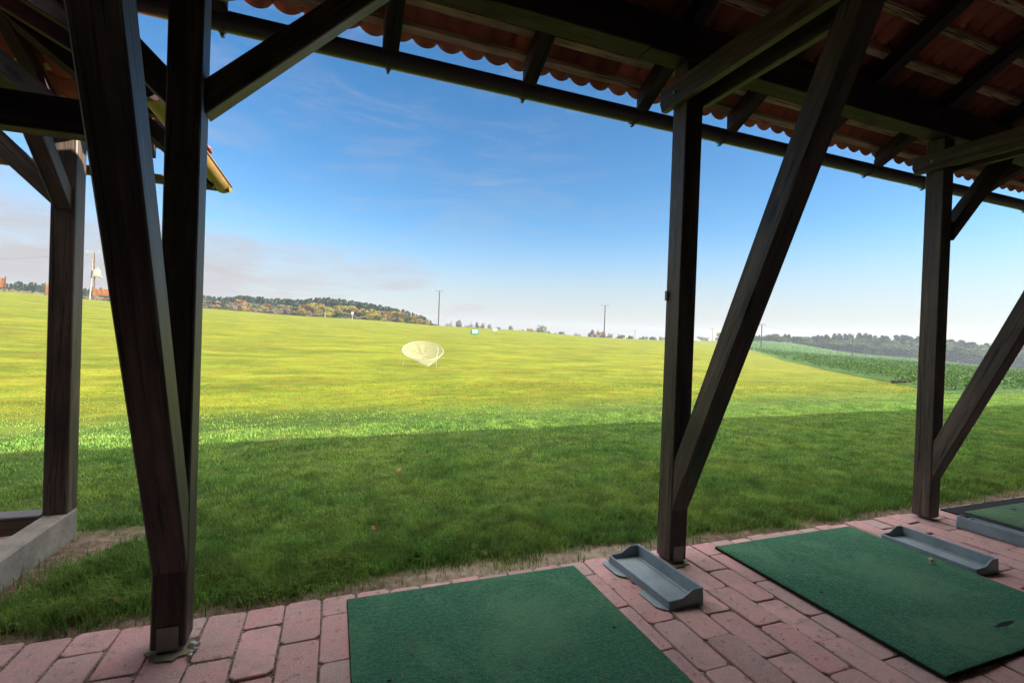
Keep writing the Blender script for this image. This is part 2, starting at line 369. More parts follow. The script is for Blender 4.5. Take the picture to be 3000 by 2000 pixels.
soil = mix(nt, sand, soil, ramp(nt, a_fine, [(.3, (.13,.10,.07)), (.7, (.34,.275,.205))]))
base = mix(nt, so, base, soil)
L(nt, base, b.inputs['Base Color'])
hh = mth(nt, 'ADD', mth(nt, 'MULTIPLY', a_fine, .5), a_sm); bump(nt, b, hh, .6, .05)

# grass blades
def blade_mat(name, lo, mid, hi, dry):
    m, nt, b = mat(name, .65, .08)
    a = N(nt, 'ShaderNodeAttribute', attribute_name='rnd'); 
    c = ramp(nt, a.outputs['Fac'], [(0, lo), (.45, mid), (.86, hi), (.93, dry), (1, dry)])
    g = N(nt, 'ShaderNodeNewGeometry'); n1 = noise(nt, g.outputs['Position'], 1.1, 4, .6)
    c = mix(nt, sstep(nt, n1, .38, .66), c, mix(nt, .5, c, (hi[0]*1.25, hi[1]*.95, hi[2])))
    nq = noise(nt, g.outputs['Position'], 3.4, 5, .7); mq = N(nt, 'ShaderNodeVectorMath', operation='SCALE'); L(nt, c, mq.inputs[0]); L(nt, mth(nt, 'MULTIPLY_ADD', sstep(nt, nq, .32, .66), .75, .55), mq.inputs['Scale']); c = mq.outputs[0]
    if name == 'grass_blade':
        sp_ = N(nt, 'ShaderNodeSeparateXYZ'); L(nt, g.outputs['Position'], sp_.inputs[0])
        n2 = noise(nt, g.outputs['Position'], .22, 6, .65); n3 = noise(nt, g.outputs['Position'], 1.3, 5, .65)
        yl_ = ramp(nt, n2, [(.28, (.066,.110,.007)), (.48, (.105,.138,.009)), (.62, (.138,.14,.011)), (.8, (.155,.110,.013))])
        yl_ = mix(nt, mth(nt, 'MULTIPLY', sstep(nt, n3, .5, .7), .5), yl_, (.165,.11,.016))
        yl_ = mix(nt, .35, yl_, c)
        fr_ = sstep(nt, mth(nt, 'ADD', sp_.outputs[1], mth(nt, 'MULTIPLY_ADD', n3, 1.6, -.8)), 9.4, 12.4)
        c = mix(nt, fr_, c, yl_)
    L(nt, c, b.inputs['Base Color'])
    t = N(nt, 'ShaderNodeBsdfTranslucent'); L(nt, c, t.inputs['Color'])
    ms = N(nt, 'ShaderNodeMixShader'); ms.inputs[0].default_value = .35
    L(nt, b.outputs[0], ms.inputs[1]); L(nt, t.outputs[0], ms.inputs[2]); L(nt, ms.outputs[0], nt.nodes['Material Output'].inputs[0]); return m
M_blade = blade_mat('grass_blade', (.048,.114,.026), (.104,.215,.040), (.190,.32,.060), (.20,.19,.07))
M_crop = blade_mat('crop_leaf', (.015,.044,.009), (.032,.078,.015), (.056,.115,.027), (.075,.135,.04))
M_soilc, nt, b = mat('crop_ground', .95, .1)
g = N(nt, 'ShaderNodeNewGeometry'); n1 = noise(nt, g.outputs['Position'], 1.2, 6, .7); n2 = noise(nt, g.outputs['Position'], .05, 4)
c = ramp(nt, n1, [(.3, (.014,.036,.008)), (.5, (.034,.078,.016)), (.72, (.065,.125,.032))]); c = mix(nt, mth(nt, 'MULTIPLY', n2, .3), c, (.07,.13,.035))
L(nt, c, b.inputs['Base Color']); bump(nt, b, n1, 1.0, .25)

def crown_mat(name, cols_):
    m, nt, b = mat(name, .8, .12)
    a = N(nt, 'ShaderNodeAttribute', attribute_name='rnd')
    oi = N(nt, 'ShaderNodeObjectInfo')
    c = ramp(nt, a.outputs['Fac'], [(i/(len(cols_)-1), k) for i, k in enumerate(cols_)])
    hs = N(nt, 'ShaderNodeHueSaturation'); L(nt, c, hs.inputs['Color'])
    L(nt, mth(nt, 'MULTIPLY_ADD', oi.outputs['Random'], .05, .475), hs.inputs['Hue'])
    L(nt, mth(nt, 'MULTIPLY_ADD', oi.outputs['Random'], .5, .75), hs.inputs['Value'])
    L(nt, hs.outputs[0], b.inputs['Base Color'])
    t = N(nt, 'ShaderNodeBsdfTranslucent'); L(nt, hs.outputs[0], t.inputs['Color'])
    ms = N(nt, 'ShaderNodeMixShader'); ms.inputs[0].default_value = .25
    L(nt, b.outputs[0], ms.inputs[1]); L(nt, t.outputs[0], ms.inputs[2]); L(nt, ms.outputs[0], nt.nodes['Material Output'].inputs[0]); return m
M_bark = plain('bark', (.06,.045,.035), .9, .1, 0, .4, 8)
CM = {'yellow': crown_mat('yellow_autumn_leaves', [(.085,.075,.016), (.18,.145,.026), (.27,.21,.036)]),
      'orange': crown_mat('orange_autumn_leaves', [(.09,.06,.018), (.20,.125,.027), (.28,.175,.038)]),
      'brown': crown_mat('brown_twiggy_crown', [(.075,.055,.042), (.14,.10,.075), (.19,.145,.11)]),
      'green': crown_mat('dull_green_leaves', [(.022,.036,.012), (.052,.070,.022), (.095,.105,.034)]),
      'pine': crown_mat('pine_needles', [(.012,.026,.014), (.032,.054,.027), (.062,.088,.042)]),
      'grey': crown_mat('grey_green_bare_crown', [(.10,.10,.075), (.17,.165,.12), (.23,.21,.16)])}
# chipping net
M_net, nt, b = mat('white_netting', .7, .2)
b.inputs['Base Color'].default_value = (.46,.41,.35,1)
tr = N(nt, 'ShaderNodeBsdfTransparent'); ms = N(nt, 'ShaderNodeMixShader'); ms.inputs[0].default_value = .30
tl = N(nt, 'ShaderNodeBsdfTranslucent'); tl.inputs[0].default_value = (.46,.41,.35,1)
m2 = N(nt, 'ShaderNodeMixShader'); m2.inputs[0].default_value = .4
L(nt, b.outputs[0], m2.inputs[1]); L(nt, tl.outputs[0], m2.inputs[2])
L(nt, tr.outputs[0], ms.inputs[1]); L(nt, m2.outputs[0], ms.inputs[2]); L(nt, ms.outputs[0], nt.nodes['Material Output'].inputs[0])

# ------------------------------------------------------------------ ground sheet
az = np.concatenate([np.arange(-180, -50, 5.0), np.arange(-50, 95, .6), np.arange(95, 180, 5.0)])
rr_ = np.concatenate([[.0], np.linspace(.6, 12, 46), np.geomspace(12.4, 470, 150), np.geomspace(490, 620, 4)])
A, RR = np.meshgrid(np.radians(az), rr_[1:], indexing='ij')
Xg, Yg = RR*np.sin(A), RR*np.cos(A); Zg = zt(Xg, Yg)
Zg = np.where(RR > 470, Zg-(RR-470)*.004, Zg)
na, nr = A.shape
verts = np.stack([Xg.ravel(), Yg.ravel(), Zg.ravel()], 1)
ia = np.arange(na); ib = (ia+1) % na; jr = np.arange(nr-1)
I, J = np.meshgrid(ia, jr, indexing='ij'); I2 = (I+1) % na
q = np.stack([I*nr+J, I*nr+J+1, I2*nr+J+1, I2*nr+J], -1).reshape(-1, 4)
verts = np.vstack([verts, [[0, 0, -.05]]]); cidx = len(verts)-1
tri = np.stack([np.full(na, cidx), ia*nr, ib*nr], 1)
q = q[:, ::-1]; tri = tri[:, ::-1]
me = np_mesh('lawn', verts, np.concatenate([q.ravel(), tri.ravel()]), np.concatenate([np.full(len(q), 4), np.full(len(tri), 3)]), smooth=True)
if me.polygons[1000].normal.z < 0: me.flip_normals()
lawn = link('lawn', me, M_lawn); tag(lawn, kind='structure')

# ------------------------------------------------------------------ crop field: ground sheet + leaves
gx, gy = np.meshgrid(np.linspace(0, 1, 90)**2*560, np.linspace(0, 1, 90)**2*460, indexing='ij')
# local axes: along the front edge (X) and along the boundary direction
fx_ = 20.6+gx+gy*.6875; fy_ = 10.55+gy*.7264
fz_ = zt(fx_, fy_)+.02+.16*np.clip(np.minimum((fx_-20.6)*.73-(fy_-10.4)*.69, (fy_-10.55))/1.2, 0, 1)
n_ = 90; vi = np.arange(n_*n_).reshape(n_, n_)
q = np.stack([vi[:-1,:-1], vi[1:,:-1], vi[1:,1:], vi[:-1,1:]], -1).reshape(-1, 4)
me = np_mesh('crop_field', np.stack([fx_.ravel(), fy_.ravel(), fz_.ravel()], 1), q.ravel(), np.full(len(q), 4), smooth=True)
cf = link('crop_field', me, M_soilc); tag(cf, kind='structure')
def leaves(n, dmin, dmax, size, pw=1.0):
    out = []
    d = dmin+(dmax-dmin)*rng.random(n*3)**pw
    px = rng.uniform(1980, 3450, n*3)
    l = (px-1500)/FPX*d; X = l*cY+d*sY; Y = d*cY-l*sY
    k = in_crop(X+.35*np.sin(Y*1.9)+.3*np.sin(X*3.1+1), Y+.22*np.sin(X*2.3)+.15*np.sin(X*5.1)); X, Y = X[k][:n], Y[k][:n]
    return X, Y, np.full(len(X), size)
parts = [leaves(26000, 16, 45, .13), leaves(24000, 40, 95, .22, .9), leaves(26000, 85, 235, .34, .9)]
X = np.concatenate([p[0] for p in parts]); Y = np.concatenate([p[1] for p in parts]); sz = np.concatenate([p[2] for p in parts])
n = len(X); Z = zt(X, Y)+.10+rng.random(n)**.7*np.where(sz > .3, .16, .34)
th = rng.uniform(0, 2*np.pi, n); el = rng.uniform(.1, 1.2, n); sz = sz*rng.uniform(.6, 1.3, n)
dx = np.stack([np.cos(th)*np.cos(el), np.sin(th)*np.cos(el), np.sin(el)], 1); sd = np.stack([-np.sin(th), np.cos(th), np.zeros(n)], 1)
P0 = np.stack([X, Y, Z], 1)
V = np.stack([P0, P0+dx*sz[:,None]*.5+sd*sz[:,None]*.42, P0+dx*sz[:,None]*1.05-np.array([0,0,.15])*sz[:,None], P0+dx*sz[:,None]*.5-sd*sz[:,None]*.42], 1).reshape(-1, 3)
me = np_mesh('crop_leaves', V, np.arange(4*n), np.full(n, 4), {'rnd': np.repeat(rng.random(n), 4)})
cl = link('crop_leaves', me, M_crop); tag(cl, 'green leafy crop standing in the field right of the lawn', 'crop', kind='stuff')

# ------------------------------------------------------------------ grass
def vnoise(x, y, seed):
    g = np.random.default_rng(seed).random((64, 64)); xi = np.floor(x).astype(int); yi = np.floor(y).astype(int); fx, fy = x-xi, y-yi
    fx = fx*fx*(3-2*fx); fy = fy*fy*(3-2*fy); G = lambda a, c_: g[a % 64, c_ % 64]
    return G(xi,yi)*(1-fx)*(1-fy)+G(xi+1,yi)*fx*(1-fy)+G(xi,yi+1)*(1-fx)*fy+G(xi+1,yi+1)*fx*fy
def soil_mask(X, Y):
    nz = vnoise(X*2.3, Y*2.3, 5); nf_ = vnoise(X*7, Y*7, 6)
    edge = 1-np.clip((Y-3.02-.14*nz-.10*nf_-np.where((X > .2) & (X < 2.3), .06, .0))/.16, 0, 1)
    kerb = (1-np.clip((X-.42*Y+3.46-.25*nz)/.22, 0, 1))*(Y < 4.75)
    inside = ((X < -1.80) & (Y < 4.7))
    return np.maximum(np.maximum(edge, kerb), inside*1.0)
def blades(n, y0, y1, xl, xr, h, w, clump=True):
    Y = rng.uniform(y0, y1, n); X = rng.uniform(0, 1, n)*(xr(Y)-xl(Y))+xl(Y)
    d = Y*cY+X*sY; l = X*cY-Y*sY; k = (l/d > -1.3) & (l/d < 1.42) & (d > 1.5) & (rng.random(n) > soil_mask(X, Y)*.93) & ~in_crop(X, Y)
    k &= rng.random(n) < np.clip((26-Y)/14, 0, 1)
    if clump:
        cn = vnoise(X*3.1, Y*3.1, 3)*.6+vnoise(X*9, Y*9, 4)*.4
        k &= rng.random(n) < np.clip(cn*2.0-.12, .12, 1)
    X, Y = X[k], Y[k]; n = len(X)
    cn = vnoise(X*3.1, Y*3.1, 3)*.6+vnoise(X*9, Y*9, 4)*.4
    tall = np.exp(-((Y-3.62)/.42)**2)*(.25+1.2*vnoise(X*1.6, Y*2, 8))
    hh = h*(.45+1.0*cn+.9*tall)*rng.uniform(.6, 1.35, n); ww = w*rng.uniform(.7, 1.4, n)
    th = rng.uniform(0, 2*np.pi, n); ln = rng.uniform(.15, 1.0, n)
    base = np.stack([X, Y, zt(X, Y)-.005], 1); s = np.stack([np.cos(th+1.57), np.sin(th+1.57), np.zeros(n)], 1)*ww[:,None]*.5
    dr = np.stack([np.cos(th), np.sin(th), np.zeros(n)], 1)
    m_ = base+dr*(hh*ln*.28)[:,None]+np.array([0,0,1])*(hh*.6)[:,None]
    t_ = base+dr*(hh*ln*.95)[:,None]+np.array([0,0,1])*(hh*(1-.28*ln))[:,None]
    V = np.stack([base-s, base+s, m_+s*.75, m_-s*.75, t_], 1)
    patch = vnoise(X*.9, Y*.9, 9)
    rnd = np.clip(rng.random(n)*.75+.3*patch-.05, 0, 1)
    return V.reshape(-1, 3), np.repeat(rnd, 5)
xl = lambda Y: -.70*Y-1.3; xr = lambda Y: 2.7*Y+1.0
bl = [blades(170000, 3.02, 4.3, lambda Y: np.full_like(Y, -2.2), lambda Y: 2.42*Y+.8, .062, .0046),
      blades(190000, 4.2, 6.2, xl, xr, .050, .006),
      blades(165000, 6.0, 9.0, xl, xr, .046, .0085),
      blades(130000, 8.7, 15.0, xl, xr, .030, .012), blades(110000, 14, 26.0, xl, xr, .024, .017)]
V = np.vstack([x[0] for x in bl]); rnd = np.concatenate([x[1] for x in bl]); n = len(V)//5
o5 = (np.arange(n)*5)[:, None]
qd = (o5+np.array([[0,1,2,3]])); tr_ = (o5+np.array([[3,2,4]]))
me = np_mesh('grass', V, np.concatenate([qd.ravel(), tr_.ravel()]), np.concatenate([np.full(n, 4), np.full(n, 3)]), {'rnd': rnd})
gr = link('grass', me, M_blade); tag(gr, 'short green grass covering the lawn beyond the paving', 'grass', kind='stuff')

# ------------------------------------------------------------------ paving
bm = bmesh.new(); lay = bm.verts.layers.float.new('rnd')
PX = .1915
def brick(x0, x1, y0, y1, zt_, tilt):
    g = .0032+random.random()*.002; bv = .0065; rv = random.random()
    x0 += g; x1 -= g; y0 += g; y1 -= g
    j = [random.uniform(-.004, .004) for _ in range(4)]
    def pt(x, y, z): 
        v = bm.verts.new((x, y, z)); v[lay] = rv; return v
    zc = lambda x, y: zt_+tilt[0]*(x-(x0+x1)/2)+tilt[1]*(y-(y0+y1)/2)
    cs = [(x0+j[0],y0),(x1+j[1],y0),(x1+j[2],y1),(x0+j[3],y1)]
    sg = [(1,1),(-1,1),(-1,-1),(1,-1)]
    k = random.uniform(.008, .028)
    def ring(inset, z, rc):
        out = []
        for (x, y), (a, c_) in zip(cs, sg):
            x += a*inset; y += c_*inset
            p1, p2 = ((x+a*rc, y), (x, y+c_*rc))
            order = (p2, p1) if (a, c_) in ((1,1),(-1,-1)) else (p1, p2)
            for p in order: out.append(pt(p[0], p[1], zc(*p)+z))
        return out
    r0 = ring(0, -.07, k); r1 = ring(0, -bv, k); rm = ring(bv*.3, -bv*.35, k); r3 = ring(bv, 0, k)
    for a, c_ in ((r0, r1), (r1, rm), (rm, r3)):
        for i in range(8): bm.faces.new([a[i], a[(i+1) % 8], c_[(i+1) % 8], c_[i]])
    bm.faces.new(r3)
def skip(x, y):   # holes for the posts
    return False
kx0, kx1 = -24, 100
for k in range(kx0, kx1):
    x0 = -.02+k*PX; x1 = x0+PX
    front = 4.5 if x1 < -1.95 else 3.0
    y = front+random.uniform(-.012, .012); first = (k % 2 == 0)
    while y > -2.1:
        ln = .2 if first else .4
        first = False
        y0 = y-ln
        if x0 < -4.5 and y0 < 2: break
        brick(x0, x1, y0, y, random.uniform(-.006, .005), (random.uniform(-.03, .03), random.uniform(-.018, .018)))
        y = y0
nb = len(bm.faces)
for f_ in bm.faces: f_.material_index = 0
def sheet(x0, x1, y0, y1, z):
    vs = [bm.verts.new(p) for p in ((x0,y0,z),(x1,y0,z),(x1,y1,z),(x0,y1,z))]
    ff = bm.faces.new(vs); ff.material_index = 1
sheet(-1.85, 19, -2.2, 2.985, -.013); sheet(-5, -1.85, -2.2, 4.49, -.013)
paving = bm_obj('paving', bm, [M_brick, M_joint]); tag(paving, kind='structure')

# ------------------------------------------------------------------ main shelter
TP = math.tan(R(29)); YE = 3.5
RIDGE_Y = .45
sh = thing('driving_range_shelter', (2.35, 2.84, 0), 'long open shelter of dark timber posts and struts under a red tiled roof', 'shelter')
SX0, SX1 = -6.2, 30.6
zb = lambda y: 3.48+(3.4-y)*TP            # underside of the rafters
RD = .14
POSTS = [-3.75, -.702, 2.352, 5.330, 8.35, 11.35, 14.35, 17.35, 20.35, 23.35, 26.35, 29.35]
post_objs = []
for px_ in POSTS:
    w = .073; y0, y1 = (2.765, 2.915)
    if px_ == -.702: y0, y1 = 2.70, 2.845
    if px_ == 5.330: y0, y1 = 2.80, 2.95
    p = box_part('post', px_-w, px_+w, y0, y1, .018, 3.573, M_wood, sh, .007); post_objs.append(p)
    if px_ != 5.330:
        bmb = box_bm(px_-.045, px_+.045, y0-.006, y0-.0005, -.02, .125, .0015)
        box_bm(px_-.045, px_+.045, y1+.0005, y1+.006, -.02, .125, 0, bmb); box_bm(px_-.045, px_+.045, y0-.006, y1+.006, .004, .012, 0, bmb)
        bm_obj('post_bracket', bmb, M_steel, p)
    if px_ == 2.352: bm_obj('hook', box_bm(px_-w-.016, px_-w-.0005, y1-.03, y1-.005, 1.88, 1.95, .003), M_steel, p)
    # strut
    dy = y0-2.77
    oy = lambda z: 2.77+dy-.424*(z-.735); iy = lambda z: 2.77+dy-.424*(z-.38)
    ztop = 4.72
    prism_obj('strut', [(2.77+dy-.001, .735), (2.77+dy-.001, .38), (iy(ztop-.05), ztop-.05), (oy(ztop), ztop)], 'X', px_-w+.001, px_+w-.001, M_wood, sh, .007, (0, -.39, .92))
    # twin tie beams clamped on both sides of the post
    for s in (-1, 1):
        xa = px_+s*w+(.002 if s > 0 else -.002); xb = xa+s*.05
        x0, x1 = min(xa, xb), max(xa, xb)
        prism_obj('tie_beam', [(3.01+dy, 3.335), (2.985+dy, 3.27), (-1.95, 3.27), (-1.95, 3.44), (3.01+dy, 3.44)], 'X', x0, x1, M_wood, sh, .005, (0, 1, 0))
        bmb = tube_bm([(xb-s*.001, 2.84+dy, 3.355), (xb+s*.012, 2.84+dy, 3.355)], .014, 6)
        bm_obj('bolt_head', bmb, M_steel, sh)
    # back post
    box_part('post', px_-w, px_+w, -1.95, -1.80, -.02, 3.57, M_wood, sh, .007)
# purlins
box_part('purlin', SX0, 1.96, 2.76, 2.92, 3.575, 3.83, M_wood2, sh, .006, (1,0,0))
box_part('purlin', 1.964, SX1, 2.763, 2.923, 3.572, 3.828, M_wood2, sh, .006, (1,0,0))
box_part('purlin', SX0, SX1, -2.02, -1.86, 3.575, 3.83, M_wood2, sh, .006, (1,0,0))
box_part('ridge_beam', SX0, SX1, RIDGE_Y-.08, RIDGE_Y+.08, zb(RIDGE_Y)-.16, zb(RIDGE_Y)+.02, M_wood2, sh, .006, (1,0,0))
# facade braces
def fbrace(xp, s, w=.073):
    x = lambda v: xp+s*(w+v)
    prism_obj('brace', [(x(-.001), 2.62), (x(-.001), 2.80), (x(.785), 3.576), (x(.965), 3.576)], 'Y', 2.775, 2.885, M_wood, sh, .006, (s*.71, 0, .71))
fbrace(-.702, 1); fbrace(-.702, -1); fbrace(5.330, 1); fbrace(8.35, -1)
# rafters (front slope and back slope)
RX = [-5.9,-4.8,-3.75,-2.72,-1.72,-.72,.305,1.33,2.345,3.30,4.29,5.27,6.24,7.2,8.3,9.3,10.3]+[11.35+i for i in range(20)]
BY = lambda y: 2*RIDGE_Y-y              # mirrored on the back slope
for x in RX:
    e = RIDGE_Y
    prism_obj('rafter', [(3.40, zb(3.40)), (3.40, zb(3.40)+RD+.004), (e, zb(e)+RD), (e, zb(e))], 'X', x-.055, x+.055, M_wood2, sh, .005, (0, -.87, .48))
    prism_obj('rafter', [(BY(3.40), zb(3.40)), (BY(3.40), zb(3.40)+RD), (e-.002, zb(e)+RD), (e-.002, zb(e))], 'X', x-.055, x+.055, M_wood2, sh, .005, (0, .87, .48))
# battens
def batten(yl, w=.052, t=.026, name='batten', back=False):
    z = lambda y: zb(y)+RD+.001
    yu = yl-w*.875
    g = (lambda y: BY(y)) if back else (lambda y: y)
    dz = t/.875
    o = prism_obj('batten', [(g(yl), z(yl)), (g(yu), z(yu)), (g(yu), z(yu)+dz), (g(yl), z(yl)+dz)], 'X', SX0, SX1, M_batten, sh, .002, (1,0,0))
for yl in [3.38] + [3.222-.25*k for k in range(11)]:
    batten(yl); batten(yl, back=True)
# tiles: wavy overlapping courses
def tile_courses(u0, u1, ncourse, pos_fn, step=.25, cover=.325, len_fn=None):
    """pos_fn(u, s, h) -> world point; u along eave, s distance up the slope in plan, h height above batten top"""
    per = .1795; m = 8
    us = np.arange(u0, u1, per/m); nu = len(us)
    ph = (us-u0)/per; wave = .047*(1-np.abs(np.sin(np.pi*ph))**.72)
    Vs, Fs = [], []; off = 0
    for k in range(ncourse):
        s0, s1 = k*step, k*step+cover
        rows = [(s0, .022, 0.0), (s1, .000, 0.0), (s1, .000, .012), (s0, .022, .012)]
        jit = .010*np.repeat(rng.random(nu//m+1), m)[:nu]
        for (s, lift, th) in rows:
            sl = np.full(nu, s)
            if len_fn is not None: sl = np.minimum(sl, np.maximum(len_fn(us), 0))
            Vs.append(pos_fn(us, sl, wave+lift+th+jit+.006))
        for a, c_ in ((0, 1), (1, 2), (2, 3), (3, 0)):
            i = np.arange(nu-1); A0 = off+a*nu; B0 = off+c_*nu
            Fs.append(np.stack([A0+i, B0+i, B0+i+1, A0+i+1], 1))
        off += 4*nu
    F = np.vstack(Fs)
    return np.vstack(Vs), F.ravel(), np.full(len(F), 4)
def pf(u, s, h):
    y = YE-s; return np.stack([u, y, zb(y)+RD+.030+h], 1)
def pb(u, s, h):
    y = BY(YE-s); return np.stack([u, y, zb(YE-s)+RD+.030+h], 1)
for nm, fn in (('roof_tiles', pf), ('roof_tiles', pb)):
    v_, f_, s_ = tile_courses(SX0+.02, SX1, 12, fn)
    o = link(nm, np_mesh(nm, v_, f_, s_, smooth=False), M_tile, sh)
bmr = bmesh.new()
zr = zb(RIDGE_Y)+RD+.06
tube_bm([(SX0, RIDGE_Y, zr), (SX1, RIDGE_Y, zr)], .10, 12, bmr); bm_obj('ridge_cap', bmr, M_tile, sh)
# gutter
def gutter_bm(p0, p1, out, rad=.085, th=.003, n=14, bead=True):
    """half round channel from p0 to p1 (points on the axis at rim height); out = outward unit vector"""
    p0, p1, out = Vector(p0), Vector(p1), Vector(out); bm = bmesh.new(); up = Vector((0,0,1)); rings = []
    prof = [(-math.cos(math.pi*i/n)*rad, -math.sin(math.pi*i/n)*rad) for i in range(n+1)]
    prof += [(-math.cos(math.pi*i/n)*(rad-th), -math.sin(math.pi*i/n)*(rad-th)) for i in range(n, -1, -1)]
    for p in (p0, p1): rings.append([bm.verts.new(p+out*a+up*b_) for a, b_ in prof])
    k = len(prof)
    for i in range(k): bm.faces.new([rings[0][i], rings[1][i], rings[1][(i+1) % k], rings[0][(i+1) % k]])
    if bead: tube_bm([p0+out*(rad+.004), p1+out*(rad+.004)], .008, 6, bm)
    bmesh.ops.recalc_face_normals(bm, faces=bm.faces)
    for f_ in bm.faces: f_.smooth = True
    return bm
GY, GZ = 3.50, 3.507
gut = bm_obj('gutter', gutter_bm((SX0, GY, GZ+.012), (SX1, GY, GZ-.004), (0,1,0)), M_gutter, sh)
for x in RX:
    bmb = bmesh.new()
    for rad0, rad1, wd in ((.086, .092, .016),):
        n = 12; ringsA = []
        for xx in (x-wd, x+wd):
            for rd in (rad0, rad1):
                ringsA.append([bmb.verts.new((xx, GY-math.cos(math.pi*i/n)*rd, GZ+.006-math.sin(math.pi*i/n)*rd)) for i in range(n+1)])
        a, b_, c_, d_ = ringsA
        for i in range(n):
            for p_, q_ in ((a, b_), (b_, d_), (d_, c_), (c_, a)): bmb.faces.new([p_[i], p_[i+1], q_[i+1], q_[i]])
    box_bm(x-.014, x+.014, GY-.094, GY-.070, GZ-.01, GZ+.055, 0, bmb)
    box_bm(x-.010, x+.010, GY+.02, GY+.05, GZ-.094, GZ-.083, 0, bmb)
    bmesh.ops.recalc_face_normals(bmb, faces=bmb.faces)
    bm_obj('gutter_bracket', bmb, M_gutter, gut)
# back wall of boards
bmw = bmesh.new(); x = SX0
while x < SX1:
    w = .16; box_bm(x+.002, x+w-.002, -2.06-random.random()*.004, -2.03, -.05, 3.6, 0, bmw); x += w
bm_obj('back_wall', bmw, M_bounce, sh)
# gable ends
for xg in (SX0-.03, SX1+.0):
    prism_obj('gable_wall', [(-2.0, -.05), (2.7, -.05), (2.7, zb(2.7)), (RIDGE_Y, zb(RIDGE_Y)), (-1.8, zb(2.7))], 'X', xg, xg+.03, M_wood, sh, 0)

# mossy pads under two posts
for (px_, yy) in ((-.702, 2.72), (2.352, 2.80)):
    bmb = bmesh.new(); n = 20
    top = [bmb.verts.new((px_+.01+math.cos(2*math.pi*i/n)*.092*random.uniform(.8, 1.25), yy+math.sin(2*math.pi*i/n)*.085*random.uniform(.8, 1.25), .003+random.uniform(-.002, .002))) for i in range(n)]
    bot = [bmb.verts.new((v.co.x*1.0, v.co.y, -.02)) for v in top]
    bmb.faces.new(top)
    for i in range(n): bmb.faces.new([top[i], bot[i], bot[(i+1) % n], top[(i+1) % n]])
    bmesh.ops.recalc_face_normals(bmb, faces=bmb.faces)
    bm_obj('footing_pad', bmb, M_pad, sh)

# ------------------------------------------------------------------ projecting bay on the left
WX, WY, WE = -1.12, 5.66, 3.03
bay = thing('roofed_bay', (-1.9, 4.58, 0), 'lower timber bay with its own tiled roof projecting at left', 'shelter')
WT = .52
for (a, c_) in ((-1.905, 4.575), (-5.2, 4.575)):
    box_part('post', a-.075, a+.075, c_-.075, c_+.075, .13, 2.97, M_wood, bay, .007)
box_part('wall_plate', -5.4, -1.83, 4.50, 4.65, 2.97, 3.12, M_wood2, bay, .006, (1,0,0))
box_part('wall_plate', -1.98, -1.832, 3.35, 4.497, 2.972, 3.122, M_wood2, bay, .006, (0,1,0))
prism_obj('brace', [(-1.979, 2.43), (-1.979, 2.61), (-2.34, 2.971), (-2.52, 2.971)], 'Y', 4.515, 4.625, M_wood, bay, .005, (-.7,0,.7))
prism_obj('brace', [(4.501, 2.40), (4.501, 2.56), (4.09, 2.971), (3.93, 2.971)], 'X', -1.96, -1.855, M_wood, bay, .005, (0,-.7,.7))
# cross beam near the main shelter
cb = prism_obj('cross_beam', [(-3.4, 2.60), (-1.30, 2.632), (-1.30, 2.83), (-3.4, 2.80)], 'Y', 3.42, 3.54, M_wood2, bay, .006, (1,0,0))
# kerb and front sill
box_part('kerb', -1.985, -1.83, -1.5, 4.66, -.12, .13, M_conc, bay, .012, (0,1,0))
box_part('front_sill', -5.4, -1.988, 4.50, 4.66, -.08, .135, M_wood, bay, .008, (1,0,0))
# rafters
zw = lambda t: WE+.11+t*WT
for y in (3.72, 4.25, 4.78, 5.3):
    ln = min(2.2, 5.66-y)
    prism_obj('rafter', [(WX-.10, zw(.05)), (WX-.10, zw(.05)+.12), (WX-.10-ln, zw(.05+ln)+.12), (WX-.10-ln, zw(.05+ln))], 'Y', y-.045, y+.045, M_wood2, bay, .004, (-.88,0,.46))
for x in (-1.7, -2.3, -2.95, -3.6, -4.3, -5.0):
    ln = min(2.0, max(.3, -1.12-x), max(.3, x+5.98))
    prism_obj('rafter', [(WY-.10, zw(.05)), (WY-.10, zw(.05)+.12), (WY-.10-ln, zw(.05+ln)+.12), (WY-.10-ln, zw(.05+ln))], 'X', x-.045, x+.045, M_wood2, bay, .004, (0,-.88,.46))
prism_obj('hip_rafter', [(WX-.05, zw(0)), (WX-.05, zw(0)+.14), (WX-2.1, zw(2.05)+.14), (WX-2.1, zw(2.05))], 'Y', -.05, .05, M_wood2, bay, .004, (-.88,0,.46))
hr = [o for o in bay.children if o.name.startswith('hip_rafter')][0]
mwh = WM[hr.name]; rot = Matrix.Translation((WX, WY, 0)) @ Matrix.Rotation(R(45), 4, 'Z') @ Matrix.Diagonal((1.414, 1, 1, 1)) @ Matrix.Translation((-WX, 0, 0))
place(hr, rot @ mwh, bay)
def pw_r(u, s, h): return np.stack([WX-.05-s, u, zw(s)+.115+h*.6], 1)
def pw_f(u, s, h): return np.stack([u, WY-.05-s, zw(s)+.115+h*.6], 1)
v_, f_, s_ = tile_courses(3.62, WY-.14, 9, pw_r, len_fn=lambda u: WY-u-.12); link('roof_tiles', np_mesh('roof_tiles', v_, f_, s_), M_tile, bay)
v_, f_, s_ = tile_courses(-6.0, WX-.14, 9, pw_f, len_fn=lambda u: np.minimum(np.minimum(WX-u-.12, u+6.05), 2.04)); link('roof_tiles', np_mesh('roof_tiles', v_, f_, s_), M_tile, bay)
